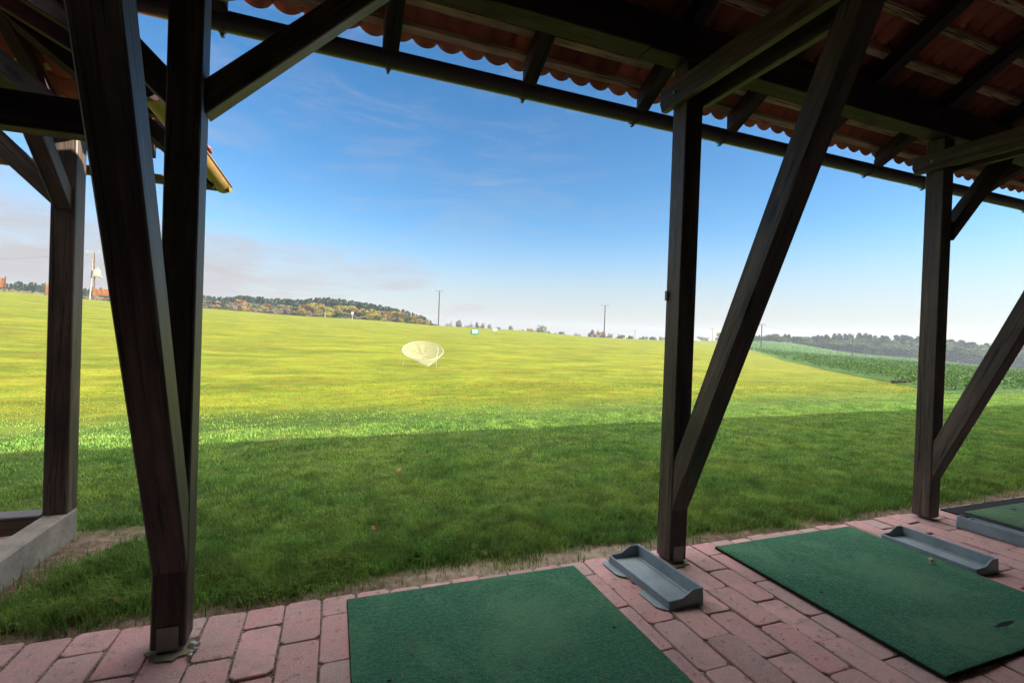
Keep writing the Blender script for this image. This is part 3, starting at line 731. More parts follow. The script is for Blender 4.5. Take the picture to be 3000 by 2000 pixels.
for k in range(8):
    s = .16+.25*k
    prism_obj('batten', [(WX-s, zw(s)+.121), (WX-s-.045, zw(s+.045)+.121), (WX-s-.045, zw(s+.045)+.145), (WX-s, zw(s)+.145)], 'Y', 3.62, WY-s, M_batten, bay, 0, (0,1,0))
    prism_obj('batten', [(WY-s, zw(s)+.121), (WY-s-.045, zw(s+.045)+.121), (WY-s-.045, zw(s+.045)+.145), (WY-s, zw(s)+.145)], 'X', -5.98+s, WX-s, M_batten, bay, 0, (1,0,0))
bm_obj('gutter', gutter_bm((WX, 3.62, WE+.005), (WX, WY+.075, WE), (1,0,0), .075), M_copper, bay)
bm_obj('gutter', gutter_bm((-6.0, WY, WE+.005), (WX+.075, WY, WE), (0,1,0), .075), M_copper, bay)

# ------------------------------------------------------------------ mats and trays
def golf_mat(x0, x1, y0, y1, z1, label, border=None, turf=M_turf, z0=0.004):
    t = thing('golf_mat', ((x0+x1)/2, (y0+y1)/2, z0), label, 'mat', 'green hitting mats on the paving')
    b_ = border or 0
    bmb = box_bm(x0, x1, y0, y1, z0, z1-.010, .003); bm_obj('rubber_backing', bmb, M_rubber, t)
    bmt = bmesh.new(); nx = 60; i0 = b_+.004; xs = np.linspace(x0+i0, x1-i0, nx); ys = np.linspace(y0+i0, y1-i0, nx)
    g = [[None]*nx for _ in range(nx)]
    for i, x in enumerate(xs):
        for j, y in enumerate(ys):
            e = min(i, j, nx-1-i, nx-1-j); z = z1+.0018*math.sin(x*3.1+y)*math.cos(y*2.7)+(-.005 if e == 0 else 0)
            g[i][j] = bmt.verts.new((x+random.uniform(-.0015, .0015)*(e == 0), y+random.uniform(-.0015, .0015)*(e == 0), z))
    for i in range(nx-1):
        for j in range(nx-1): bmt.faces.new([g[i][j], g[i+1][j], g[i+1][j+1], g[i][j+1]])
    per = [g[i][0] for i in range(nx)]+[g[nx-1][j] for j in range(1, nx)]+[g[i][nx-1] for i in range(nx-2, -1, -1)]+[g[0][j] for j in range(nx-2, 0, -1)]
    low = [bmt.verts.new((v.co.x, v.co.y, z1-.012)) for v in per]
    for i in range(len(per)): bmt.faces.new([per[i], low[i], low[(i+1) % len(per)], per[(i+1) % len(per)]])
    bmesh.ops.recalc_face_normals(bmt, faces=bmt.faces)
    bm_obj('turf', bmt, turf, t, smooth=False)
    return t
def tee_hole(x, y, z, par, r_=.011):
    bmb = bmesh.new(); n = 12
    ring = [bmb.verts.new((x+math.cos(2*math.pi*i/n)*r_*random.uniform(.8,1.25), y+math.sin(2*math.pi*i/n)*r_*.8, z)) for i in range(n)]
    bmb.faces.new(ring); bm_obj('tee_hole', bmb, M_rubber, par)
m1 = golf_mat(.118, 1.604, 1.44, 2.925, .020, 'nearest green mat, cut off by the bottom of the photo')
m2 = golf_mat(2.79, 4.285, 1.39, 2.875, .032, 'worn green mat between the grey ball trays, with a dark slit near its back corner')
m3 = golf_mat(5.70, 7.25, 1.45, 2.95, .030, 'green mat in a wide black rubber border at the right edge', border=.125, turf=M_turf2)
x, y = onground(1799, 1838, .02); tee_hole(x, y, .0225, m1)
x, y = onground(1140, 1994, .02); tee_hole(x, y, .0225, m1)
x, y = onground(1236, 1743, .02); tee_hole(x, y, .0225, m1, .006)
x, y = onground(2406, 1735, .032); tee_hole(x, y, .0345, m2, .010)
x, y = onground(2342, 1585, .032); tee_hole(x, y, .0345, m2, .008)
x, y = onground(2972, 1492, .03); tee_hole(x, y, .0325, m3, .025)
bmb = bmesh.new()                                 # torn slit
pts = [onground(2915+ i*9, 1836-i*3.0, .032) for i in range(7)]
for i in range(6):
    a, c_ = Vector((*pts[i], .0345)), Vector((*pts[i+1], .0345)); w0, w1 = .010*math.sin(math.pi*(i+.15)/6.3)+.002, .010*math.sin(math.pi*(i+1.15)/6.3)+.002
    bmb.faces.new([bmb.verts.new(a-Vector((0,w0,0))), bmb.verts.new(c_-Vector((0,w1,0))), bmb.verts.new(c_+Vector((0,w1,0))), bmb.verts.new(a+Vector((0,w0,0)))])
bm_obj('slit', bmb, M_rubber, m2)

def tray_mesh():
    """low long tray, low lip on -X, high back on +X; local origin at its middle on the floor"""
    W, Ln, hl, hh_ = .262, .645, .052, .098; t = .007
    bm = bmesh.new(); xa, xb = -W/2, W/2; ya, yb = -Ln/2, Ln/2; xm = xa+.5*W; taper = .012
    def ringpts(off, zf, lowz=None):
        # outline corner points with rim height as function of x
        pts = []
        for (x, y) in ((xa,ya),(xm-.03,ya),(xm+.045,ya),(xb,ya),(xb,yb),(xm+.045,yb),(xm-.03,yb),(xa,yb)):
            sx = 1 if x == xa else (-1 if x == xb else 0); sy = 1 if y == ya else -1
            pts.append((x+sx*off, y+sy*off, zf(x)))
        return pts
    rim = lambda x: hl if x == xa else (hl+.004 if x < xm else hh_)
    rings = [ringpts(0, lambda x: 0.0), ringpts(.003, lambda x: rim(x)-.004), ringpts(.006, lambda x: rim(x)), ringpts(.012, lambda x: rim(x)),
             ringpts(.016, lambda x: rim(x)-.006), ringpts(.022, lambda x: .022)]
    rv = [[bm.verts.new(p) for p in rg] for rg in rings]
    for a, c_ in zip(rv, rv[1:]):
        for i in range(8): bm.faces.new([a[i], a[(i+1) % 8], c_[(i+1) % 8], c_[i]])
    bm.faces.new(rv[-1]); bm.faces.new(list(reversed(rv[0])))
    bmesh.ops.recalc_face_normals(bm, faces=bm.faces)
    es = [e for e in bm.edges if all(v in rv[k] for v in e.verts for k in ()) ]
    ve = [e for e in bm.edges if abs(e.verts[0].co.z-e.verts[1].co.z) > .02 and e.is_manifold and e.calc_face_angle(0) > .8]
    bmesh.ops.bevel(bm, geom=ve, offset=.012, segments=3, affect='EDGES', profile=.5)
    return bm
def tray_groove():
    bm = box_bm(.075, .082, -.27, .27, .0225, .027, .001); return bm
def tray_flange(y0, y1):
    bm = bmesh.new()
    for (y0, y1) in ((y0, y1),):
        o = [(-.131, y0), (-.165, y0+.03), (-.185, y0+.06), (-.185, y1-.02), (-.16, y1), (-.131, y1)]
        lo = [bm.verts.new((a, c_, .002)) for a, c_ in o]; hi = [bm.verts.new((a, c_, .007)) for a, c_ in o]
        bm.faces.new(hi); bm.faces.new(list(reversed(lo)))
        for i in range(6): bm.faces.new([lo[i], lo[(i+1) % 6], hi[(i+1) % 6], hi[i]])
    bmesh.ops.recalc_face_normals(bm, faces=bm.faces); return bm
t1 = thing('ball_tray', (2.010, 2.600, .004), 'grey plastic ball tray with floor tabs standing beside the middle post', 'ball tray', 'grey plastic ball trays')
WM[t1.name] = Matrix.Identity(4); bm_obj('tray_body', tray_mesh(), M_tray, t1); bm_obj('groove', tray_groove(), M_tray, t1); [bm_obj('fixing_tab', tray_flange(*yy), M_tray, t1) for yy in ((.08, .33), (-.325, -.09))]
def copy_thing(o, loc, rz, label):
    c = o.copy(); C.objects.link(c); c.location = loc; c.rotation_euler = (0, 0, rz); c['label'] = label
    for ch in o.children:
        if ch.name.startswith('fixing_tab'): continue
        k = ch.copy(); C.objects.link(k); k.parent = c
    return c
t1.rotation_euler = (0, 0, R(1.5))
t2 = copy_thing(t1, (4.405, 2.305, .033), R(0), 'grey plastic ball tray against the right side of the worn green mat')
t2.location = (4.423, 2.305, .004)
t3 = copy_thing(t1, (5.47, 2.32, .004), R(181), 'grey plastic ball tray with its tall back towards us by the black bordered mat')

# ------------------------------------------------------------------ small litter
def leaf_bm(s):
    bm = bmesh.new(); o = [(0,-.5),(.28,-.25),(.36,.1),(.18,.42),(0,.55),(-.2,.4),(-.34,.08),(-.25,-.28)]
    c_ = bm.verts.new((0,0,.12*s)); vs = [bm.verts.new((a*s, q_*s, random.uniform(.0,.28)*s)) for a, q_ in o]
    for i in range(8): bm.faces.new([c_, vs[i], vs[(i+1) % 8]])
    return bm
leaf_lab = ['brown leaf on the shaded lawn, farthest of the fallen leaves from the paving', 'brown leaf on the lawn a little above the back edge of the nearest mat', 'brown leaf in the grass left of the near post foot',
            'brown leaf at the paving edge just left of the nearest mat', 'brown leaf on the lawn between the middle and right posts', 'brown leaf on the lawn up and left of the nearest mat corner']
for (a, c_, s, lb) in zip((1170,1095,335,797,2383,1002), (1362,1532,1737,1757,1418,1594), (.075,.05,.06,.05,.05,.045), leaf_lab):
    x, y = onground(a, c_, 0.03); o = bm_obj('fallen_leaf', leaf_bm(s), M_leaf, None, Matrix.Translation((x, y, ztf(x, y)+.045)) @ Matrix.Rotation(random.uniform(0, 6), 4, 'Z') @ Matrix.Rotation(.5, 4, 'X'))
    tag(o, lb, 'leaf', 'fallen leaves')
def straw_obj(x, y, z, ln, rz, lb, gp):
    pts = [(ln*(i/5-.5), .12*ln*math.sin(i/5*3.1), .0015+.004*math.sin(i/5*3.14)) for i in range(6)]
    o = bm_obj('straw', tube_bm(pts, .0008, 4), M_straw, None, Matrix.Translation((x, y, z)) @ Matrix.Rotation(rz, 4, 'Z')); tag(o, lb, 'straw', gp)
for k in range(16):
    x, y = random.uniform(.2, 1.55), random.uniform(1.6, 2.85); straw_obj(x, y, .021, random.uniform(.012, .04), random.uniform(0, 6.3), 'dry straw clipping lying on the nearest green mat', 'straw on the nearest mat')
for k in range(20):
    x, y = random.uniform(2.85, 4.2), random.uniform(1.5, 2.8); straw_obj(x, y, .033, random.uniform(.012, .045), random.uniform(0, 6.3), 'dry straw clipping lying on the worn mat between the trays', 'straw on the worn mat')
# woody chip standing on mat 2 and a lump in tray 2
x, y = onground(2728, 1652, .032)
bmb = tube_bm([(0,0,0),(.004,.002,.02),(-.004,.0,.035),(.002,.004,.05)], [.012,.009,.013,.005], 6)
for v in bmb.verts: v.co += Vector((random.uniform(-.004,.004), random.uniform(-.004,.004), 0))
tag(bm_obj('wood_chip', bmb, M_straw, None, Matrix.Translation((x, y, .033))), 'pale chewed wood chip standing on the worn green mat', 'wood chip')
x, y = onground(2838, 1628, .03)
bmb = bmesh.new(); bmesh.ops.create_icosphere(bmb, subdivisions=2, radius=.016)
for v in bmb.verts: v.co *= random.uniform(.75, 1.2); v.co.z *= .7
tag(bm_obj('dirt_clod', bmb, M_log, None, Matrix.Translation((x, y, .036))), 'dark clod of dirt lying in the ball tray beside the worn mat', 'dirt clod')
for k, (a, c_) in enumerate(((566,1885),(572,1898),(560,1905),(585,1878),(556,1915))):
    x, y = onground(a, c_, .01); bmb = bmesh.new(); bmesh.ops.create_icosphere(bmb, subdivisions=2, radius=(.022,.012,.010,.008,.012)[k])
    for v in bmb.verts: v.co *= random.uniform(.8, 1.15); v.co.z *= .7
    tag(bm_obj('pebble', bmb, M_stone, None, Matrix.Translation((x, y, .006))), 'grey broken stone beside the foot of the near left post' , 'stone', 'stones at the near post foot')
for k in range(16):
    x, y = random.uniform(1.66, 2.75), random.uniform(1.3, 2.9); bmb = bmesh.new(); bmesh.ops.create_icosphere(bmb, subdivisions=1, radius=random.uniform(.003, .007))
    for v in bmb.verts: v.co *= random.uniform(.8, 1.2)
    if 1.85 < x < 2.15 and y > 2.2: continue
    tag(bm_obj('pebble', bmb, M_white, None, Matrix.Translation((x, y, .004))), 'tiny white chip of stone on the paving between the mats', 'stone', 'white stone chips on the paving')
# weeds along the paving edge
def weed_bm(s, nl):
    bm = bmesh.new()
    for k in range(nl):
        th = 2*math.pi*k/nl+random.uniform(-.4, .4); ln = s*random.uniform(.6, 1.2); wd = ln*random.uniform(.16, .28); e0 = random.uniform(.3, 1.1)
        dr = Vector((math.cos(th), math.sin(th), 0)); sd = Vector((-dr.y, dr.x, 0)); row = []
        for i in range(5):
            t = i/4; p = dr*ln*t*math.cos(e0*(1-.4*t))+Vector((0,0,ln*(math.sin(e0)*t-.55*t*t*.8)+.01)); w_ = wd*math.sin(math.pi*min(t*.92+.08, 1))**.8
            row.append((bm.verts.new(p-sd*w_+Vector((0,0,.25*w_))), bm.verts.new(p), bm.verts.new(p+sd*w_+Vector((0,0,.25*w_)))))
        for a, c_ in zip(row, row[1:]):
            bm.faces.new([a[0], a[1], c_[1], c_[0]]); bm.faces.new([a[1], a[2], c_[2], c_[1]])
    return bm
wm = []
for (s, n_l) in ((.11, 9), (.08, 12), (.14, 8)):
    o = bm_obj('weed', weed_bm(s, n_l), M_weed, smooth=True); wm.append(o)
wspots = [(1715,1572),(1650,1580),(1760,1565),(1390,1600),(1420,1618),(2055,1528),(2085,1540),(2030,1545),(2290,1500),(2270,1510),(2160,1528),(2430,1450),(100,1770),(150,1790),(60,1820),(2820,1395),(2850,1400),(1300,1610),(940,1600)]
for k, (a, c_) in enumerate(wspots):
    x, y = onground(a, c_, -.03)
    o = wm[k % 3] if k < 3 else wm[k % 3].copy()
    if k >= 3: C.objects.link(o)
    sc = random.uniform(.25, .5)
    o.matrix_world = Matrix.Translation((x, y, ztf(x, y)+.012)) @ Matrix.Rotation(random.uniform(0, 6), 4, 'Z') @ Matrix.Diagonal((sc, sc, sc, 1))
    tag(o, 'small broad leaved weed growing along the lawn edge by the paving', 'weed', 'weeds along the lawn edge')

# ------------------------------------------------------------------ chipping net on the lawn
x, y = at(1240, 20.2); z0 = ztf(x, y)
net = thing('practice_net', (x, y, z0), 'round pale practice net tilted towards us on thin legs on the lawn', 'net', None, -R(9))
WM[net.name] = Matrix.Identity(4)
Rn = .85; tilt = R(26); NC = .66
def np_pt(a, k=1.0, sag=0.0):
    rx, ry = Rn*k*math.cos(a), Rn*k*math.sin(a)*.98
    return Vector((rx, ry*math.cos(tilt)+sag*math.sin(tilt), NC+ry*math.sin(tilt)-sag*math.cos(tilt)))
rim = [np_pt(2*math.pi*i/48) for i in range(49)]
bm_obj('rim', tube_bm(rim, .010, 6, cap=False), M_rim, net, smooth=True)
bmn = bmesh.new(); rings = []
for k in range(10):
    t = 1-k/9.0; sg = .24*(1-t*t)
    rings.append([bmn.verts.new(np_pt(2*math.pi*i/48, max(t, .02), sg*(1+.12*math.sin(i*1.3)))) for i in range(48)])
for a, c_ in zip(rings, rings[1:]):
    for i in range(48): bmn.faces.new([a[i], a[(i+1) % 48], c_[(i+1) % 48], c_[i]])
bm_obj('netting', bmn, M_net, net, smooth=True)
bmn = bmesh.new()                                  # front skirt gathered to a point on the grass
tip = Vector((.20, -1.02, .06)); arc = [np_pt(math.pi*(1.10+.76*i/16)) for i in range(17)]
tv = bmn.verts.new(tip); av = [bmn.verts.new(p) for p in arc]
for i in range(16): bmn.faces.new([tv, av[i], av[i+1]])
bm_obj('netting', bmn, M_net, net)
bm_obj('rim', tube_bm([arc[0], (arc[0]+tip)*.5+Vector((0,0,-.05)), tip, (arc[-1]+tip)*.5+Vector((0,0,-.05)), arc[-1]], .008, 5), M_rim, net)
hoop = [np_pt(math.pi*.33)*(1-i/8)+np_pt(math.pi*1.72)*(i/8)+Vector((.14*math.sin(i/8*math.pi), 0, .06*math.sin(i/8*math.pi))) for i in range(9)]
bm_obj('hoop', tube_bm(hoop, .008, 5), M_rim, net)
for (a, dx_) in ((1.13, -.02), (1.72, .02)):
    p = np_pt(math.pi*a); bm_obj('leg', tube_bm([p, (p.x+dx_, p.y-.02, -.05)], .008, 5), M_rim, net)

# ------------------------------------------------------------------ distance signs
def text_mesh(body, size, depth):
    cu = bpy.data.curves.new('txt', 'FONT'); cu.body = body; cu.size = size; cu.extrude = depth; cu.align_x = 'CENTER'; cu.align_y = 'CENTER'; cu.offset = .012*size
    o = bpy.data.objects.new('txt', cu); C.objects.link(o)
    dg = bpy.context.evaluated_depsgraph_get(); me = bpy.data.meshes.new_from_object(o.evaluated_get(dg)); bpy.data.objects.remove(o); bpy.data.curves.remove(cu); return me
x, y = at(1390, 70); z = ztf(x, y)
sg = thing('distance_sign', (x, y, z), 'green box sign reading 50 standing on the lawn beyond the net', 'sign', None, -R(16))
WM[sg.name] = Matrix.Identity(4)
bm_obj('panel', box_bm(-.62, .62, -.12, .12, .10, .78, .04), M_green, sg)
me = text_mesh('50', .74, .012)
link('lettering', me, M_text, sg, Matrix.Translation((0, -.135, .44)) @ Matrix.Rotation(R(90), 4, 'X') @ Matrix.Diagonal((1.1, 1, 1, 1)))
for s in (-.45, .45): bm_obj('leg', box_bm(s-.04, s+.04, -.05, .05, -.25, .10), M_steel, sg)
x, y = at(1450, 102); z = ztf(x, y)
sg = thing('distance_sign', (x, y, z), 'pale blue sign board on the lawn crest right of the 50 sign', 'sign', None, -R(16)); WM[sg.name] = Matrix.Identity(4)
bm_obj('panel', box_bm(-.55, .40, -.05, .05, .05, .62, .01), M_pale, sg); bm_obj('leg', box_bm(.42, .56, -.06, .06, -.3, 1.0), M_steel, sg)
# marker posts
def marker(px, d, h, lab, panel=None, matp=M_white):
    x, y = at(px, d); z = ztf(x, y); t = thing('marker_post', (x, y, z), lab, 'marker post'); WM[t.name] = Matrix.Identity(4)
    bm_obj('post', tube_bm([(0,0,-.3), (0,0,h)], .065, 6), matp, t)
    if panel: bm_obj('flag', box_bm(panel[0], panel[1], -.02, .02, h-panel[2], h, .005), panel[3], t)
marker(950, 112, 1.35, 'plain pinkish white marker post against the autumn wood')
marker(1030, 112, 1.85, 'white marker post with a small square board before the autumn wood', (-.30, .30, .6, M_white))
marker(1832, 135, 1.2, 'short yellow marker flag on the lawn crest right of the tall middle pole', (-.02, .45, .6, M_yellow), M_yellow)

# ------------------------------------------------------------------ logs by the crop
for k, (a, c_, ln, rad, rz, lb) in enumerate(((2642,1131,.78,.085,-.22,'longer dark weathered log lying at the crop field edge'), (2692,1138,.42,.06,-.25,'short dark log half hidden behind the right post'))):
    x, y = onground(a, c_, -.05); n = 9
    pts = [(ln*(i/(n-1)-.5), .03*math.sin(i*1.1), rad*.75+.012*math.sin(i*2.0)) for i in range(n)]
    bmb = tube_bm(pts, [rad*random.uniform(.82, 1.15) for _ in range(n)], 9)
    for v in bmb.verts: v.co += Vector((0, random.uniform(-.015,.015), random.uniform(-.012,.012)))
    tag(bm_obj('log', bmb, M_log, None, Matrix.Translation((x, y, ztf(x, y))) @ Matrix.Rotation(rz-R(20), 4, 'Z')), lb, 'log', 'logs at the field edge')

# ------------------------------------------------------------------ utility poles and wires
def pole(px, d, h, arm, lab, rad=.19, arms=1):
    x, y = at(px, d); z = ztf(x, y); t = thing('utility_pole', (x, y, z), lab, 'utility pole', 'utility poles across the fields'); WM[t.name] = Matrix.Identity(4)
    t.rotation_euler = (0, 0, -R(12))
    bm_obj('pole', tube_bm([(0,0,-.6), (0,0,h*.5), (0,0,h)], [rad, rad*.86, rad*.7], 8), M_pole, t)
    for q_ in range(arms):
        zz = h-.12-q_*.9
        bm_obj('crossarm', box_bm(-arm, arm, -.09, .09, zz-.10, zz+.10, .01), M_insul, t)
        for s in (-.95, -.5, .5, .95) if arm > .8 else (-.9, .9):
            bm_obj('insulator', tube_bm([(s*arm,0,zz+.05), (s*arm,0,zz+.22), (s*arm,0,zz+.27), (s*arm,0,zz+.5)], [.05,.05,.12,.08], 6), M_insul, t)
    return x, y, z+h
P1 = pole(1283, 133, 9.7, 1.15, 'tall pole with crossarm at the right end of the autumn wood')
P2 = pole(1769, 141, 9.6, 1.25, 'tall pole with crossarm on the lawn crest left of the middle post')
P3 = pole(1859, 220, 4.8, .5, 'faint distant pole just left of the middle post', .10)
P4 = pole(2230, 150, 7.8, 1.25, 'pole with wide crossarm in the crop field between middle strut and forest')
P5 = pole(2086, 235, 6.4, 1.3, 'distant pole with crossarm between the middle post and its strut', .10)
P6 = pole(2498, 150, 7.1, .35, 'pole without wide crossarm in the crop field before the dark forest')
def wire(a, c_, sag, lab, rad=.02):
    a, c_ = Vector(a), Vector(c_); n = 16
    pts = [a.lerp(c_, i/n)-Vector((0,0,sag*4*(i/n)*(1-i/n))) for i in range(n+1)]
    tag(bm_obj('overhead_wire', tube_bm(pts, rad, 4), M_cable), lab, 'wire', 'overhead wires')
wire(P4, P6, 1.2, 'overhead wire running to the pole before the dark forest', .022)
# transformer pole at left
x, y = at(268, 98); z = ztf(x, y)
t = thing('transformer_pole', (x, y, z), 'twin legged transformer pole seen between the two left posts', 'utility pole', None, -R(10)); WM[t.name] = Matrix.Identity(4)
bm_obj('pole', tube_bm([(.35,0,-.5),(.12,0,9.6)], [.15,.12], 8), M_pole, t); bm_obj('pole', tube_bm([(-.55,0,-.5),(-.08,0,9.5)], [.15,.12], 8), M_conc, t)
bm_obj('crossarm', box_bm(-1.3, 1.9, -.08, .08, 9.45, 9.6), M_steel, t); bm_obj('crossarm', box_bm(-.5, .8, -.06, .06, 8.2, 8.3), M_steel, t)
bm_obj('platform', box_bm(.0, 1.5, -.4, .4, 4.75, 4.88), M_steel, t)
bm_obj('platform', tube_bm([(.2,0,3.8),(1.3,0,4.75)], .05, 5), M_steel, t)
tk = bm_obj('transformer', box_bm(.25, 1.05, -.4, .4, 4.88, 6.15, .06), M_box, t)
for s in (.4, .65, .9): bm_obj('insulator', tube_bm([(s,0,6.15),(s,0,6.35),(s,0,6.4),(s,0,6.6)], [.04,.04,.09,.05], 6), M_insul, t)
for s in (-1.1, -.4, .9, 1.7): bm_obj('insulator', tube_bm([(s,0,9.6),(s,0,9.75),(s,0,9.8),(s,0,9.98)], [.04,.04,.09,.05], 6), M_insul, t)
tx, ty, tz = x, y, z
def far_pt(px, py, d):
    v = r2*((px-1500)/FPX) - u2*((py-1000)/FPX) + f; return v*d+Vector((0,0,H))
wire(far_pt(-400, 640, 70), far_pt(262, 744, 98), .6, 'upper overhead wire leading from the transformer pole to the left', .03)
wire(far_pt(-400, 770, 120), far_pt(258, 746, 98), .3, 'lower fainter overhead wire leading from the transformer pole to the left', .02)

# ------------------------------------------------------------------ wooden screens at left
def screen(px0, px1, d, h, z0, lab):
    xa, ya = at(px0, d); xb, yb = at(px1, d*1.0); za = ztf((xa+xb)/2, (ya+yb)/2)
    ln = math.hypot(xb-xa, yb-ya); ang = math.atan2(yb-ya, xb-xa)
    t = thing('wooden_screen', ((xa+xb)/2, (ya+yb)/2, za), lab, 'wooden screen', 'orange wooden screens on the hill', ang); WM[t.name] = Matrix.Identity(4)
    bmb = bmesh.new(); nb_ = 9
    for i in range(nb_): box_bm(-ln/2, ln/2, -.03, .03, z0+h*i/nb_+.004, z0+h*(i+1)/nb_-.012, 0, bmb)
    bm_obj('board_panel', bmb, M_screen, t)
    for s in (-ln/2, ln/2): bm_obj('post', box_bm(s-.07, s+.07, -.11, -.031, -.4, z0+h+.35), M_pole, t)
screen(-70, 13, 88, 1.75, .75, 'orange board screen cut by the left edge of the photo')
screen(130, 232, 88, 1.55, .75, 'orange board screen half hidden behind the bay corner post')
screen(268, 322, 90, 1.25, .95, 'orange board screen beside the transformer pole')

# ------------------------------------------------------------------ trees
def leaf_cards(centres, radii, n, size, flat=.7):
    k = rng.integers(0, len(centres), n); c_ = np.array(centres)[k]; rd = np.array(radii)[k]
    v = rng.normal(size=(n, 3)); v /= np.linalg.norm(v, axis=1)[:, None]; v *= (rng.random(n)**.45)[:, None]
    P = c_+v*rd[:, None]*np.array([1, 1, flat])
    a = rng.normal(size=(n, 3)); a /= np.linalg.norm(a, axis=1)[:, None]
    b_ = np.cross(a, rng.normal(size=(n, 3))); b_ /= np.linalg.norm(b_, axis=1)[:, None]
    s = size*rng.uniform(.6, 1.4, n)[:, None]
    V = np.stack([P-a*s, P+b_*s*.7, P+a*s, P-b_*s*.7], 1).reshape(-1, 3)
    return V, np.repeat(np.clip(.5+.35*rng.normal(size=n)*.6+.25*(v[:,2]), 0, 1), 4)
def tree_mesh(name, kind, h, w, seed, n=900):
    """kinds: round (broadleaf), bush (to the ground), pine"""
    rs = np.random.default_rng(seed); bm = bmesh.new()
    if kind == 'pine':
        tube_bm([(0,0,-1), (.1,0,h*.5), (.05,.1,h*.97)], [.16*h/10, .11*h/10, .03], 6, bm)
        cen, rad = [], []
        for i in range(16):
            t = i/15; zz = h*(.30+.68*t); rr = w*.5*(1-t)**.7*rs.uniform(.6, 1.1)+.15
            for q_ in range(3):
                th = rs.uniform(0, 6.28); cen.append((math.cos(th)*rr*.55, math.sin(th)*rr*.55, zz+rs.uniform(-.3, .3))); rad.append(rr*.6+.2)
    elif kind == 'bush':
        tube_bm([(0,0,-.8), (0,.05,h*.5)], [.10, .04], 5, bm)
        cen, rad = [], []
        for i in range(12):
            th = rs.uniform(0, 6.28); rr = w*.5*rs.uniform(.1, .75); zz = h*rs.uniform(.18, .78)
            cen.append((math.cos(th)*rr, math.sin(th)*rr, zz)); rad.append(w*.5*rs.uniform(.28, .45))
    else:
        tube_bm([(0,0,-1), (.1,.05,h*.35), (-.1,.1,h*.75)], [.2*h/10, .15*h/10, .05], 6, bm)
        for q_ in range(5):
            th = rs.uniform(0, 6.28); z1 = h*rs.uniform(.28, .45); tube_bm([(.05,.05,z1), (math.cos(th)*w*.2, math.sin(th)*w*.2, z1+h*.18), (math.cos(th)*w*.34, math.sin(th)*w*.34, z1+h*.3)], [.08*h/10, .05*h/10, .02], 4, bm)
        cen, rad = [], []
        for i in range(16):
            th = rs.uniform(0, 6.28); zz = rs.uniform(.32, .92); env = math.sin(math.pi*min(max((zz-.18)/.86, 0), 1))**.6
            rr = w*.5*env*rs.uniform(.1, .8); cen.append((math.cos(th)*rr, math.sin(th)*rr, h*zz)); rad.append(w*.5*rs.uniform(.24, .42))
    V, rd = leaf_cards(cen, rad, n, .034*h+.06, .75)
    me0 = bpy.data.meshes.new('t'); bm.to_mesh(me0); bm.free()
    tv = np.array([v.co[:] for v in me0.vertices]); tf = [list(p.vertices) for p in me0.polygons]
    nt_ = len(tv); allv = np.vstack([tv, V])
    flat = [i for p in tf for i in p]+list(range(nt_, nt_+len(V))); sizes = [len(p) for p in tf]+[4]*n
    mi = [0]*len(tf)+[1]*n
    bpy.data.meshes.remove(me0)
    return np_mesh(name, allv, flat, sizes, {'rnd': np.concatenate([np.zeros(nt_), rd])}, matidx=mi)
protos = {}
for key, kind, colr, h, w, sd in (('yellow_a','round','yellow',8,6.5,1),('yellow_b','bush','yellow',5,5.5,2),('orange_a','round','orange',8,6.5,3),('orange_b','bush','orange',4.5,5,4),
        ('brown_a','bush','brown',4,5,5),('brown_b','round','brown',8,7,6),('green_a','bush','green',5,5.5,7),('green_b','round','green',9,8,8),('pine_a','pine','pine',12,4.6,9),('pine_b','pine','pine',10,4.2,10),
        ('grey_a','round','grey',9,8,12),('grey_b','bush','grey',6,8,13)):
    me = tree_mesh('tree', kind, h, w, sd); me.materials.append(M_bark); me.materials.append(CM[colr]); protos[key] = (me, h, w)
tlabel = {'yellow':'yellow autumn tree', 'orange':'orange autumn tree', 'brown':'leafless brown shrub', 'green':'dull green bushy tree', 'pine':'dark pine', 'grey':'grey green hazy tree'}
def tree(px, d, h, key, where, group, wide=1.0, dz=0.0, lab=None):
    me, h0, w0 = protos[key]; x, y = at(px, d); kd = key.split('_')[0]
    nm = {'yellow':'autumn_tree','orange':'autumn_tree','brown':'shrub','green':'tree','pine':'pine_tree','grey':'tree'}[kd]
    o = bpy.data.objects.new(nm, me); C.objects.link(o); s = h/h0
    o.matrix_world = Matrix.Translation((x, y, ztf(x, y)+dz)) @ Matrix.Rotation(random.uniform(0, 6.28), 4, 'Z') @ Matrix.Diagonal((s*wide, s*wide, s, 1))
    tag(o, lab or f'{tlabel[kd]} {where}', {'yellow':'tree','orange':'tree','brown':'shrub','green':'tree','pine':'tree','grey':'tree'}[kd], f'{tlabel[kd]}s {group}')
    return o
hor = lambda px: 935.0+px*.03543
def h_for(px, d, ytop):
    x, y = at(px, d); return max(1.0, (H+(hor(px)-ytop)/FPX*d)-ztf(x, y))
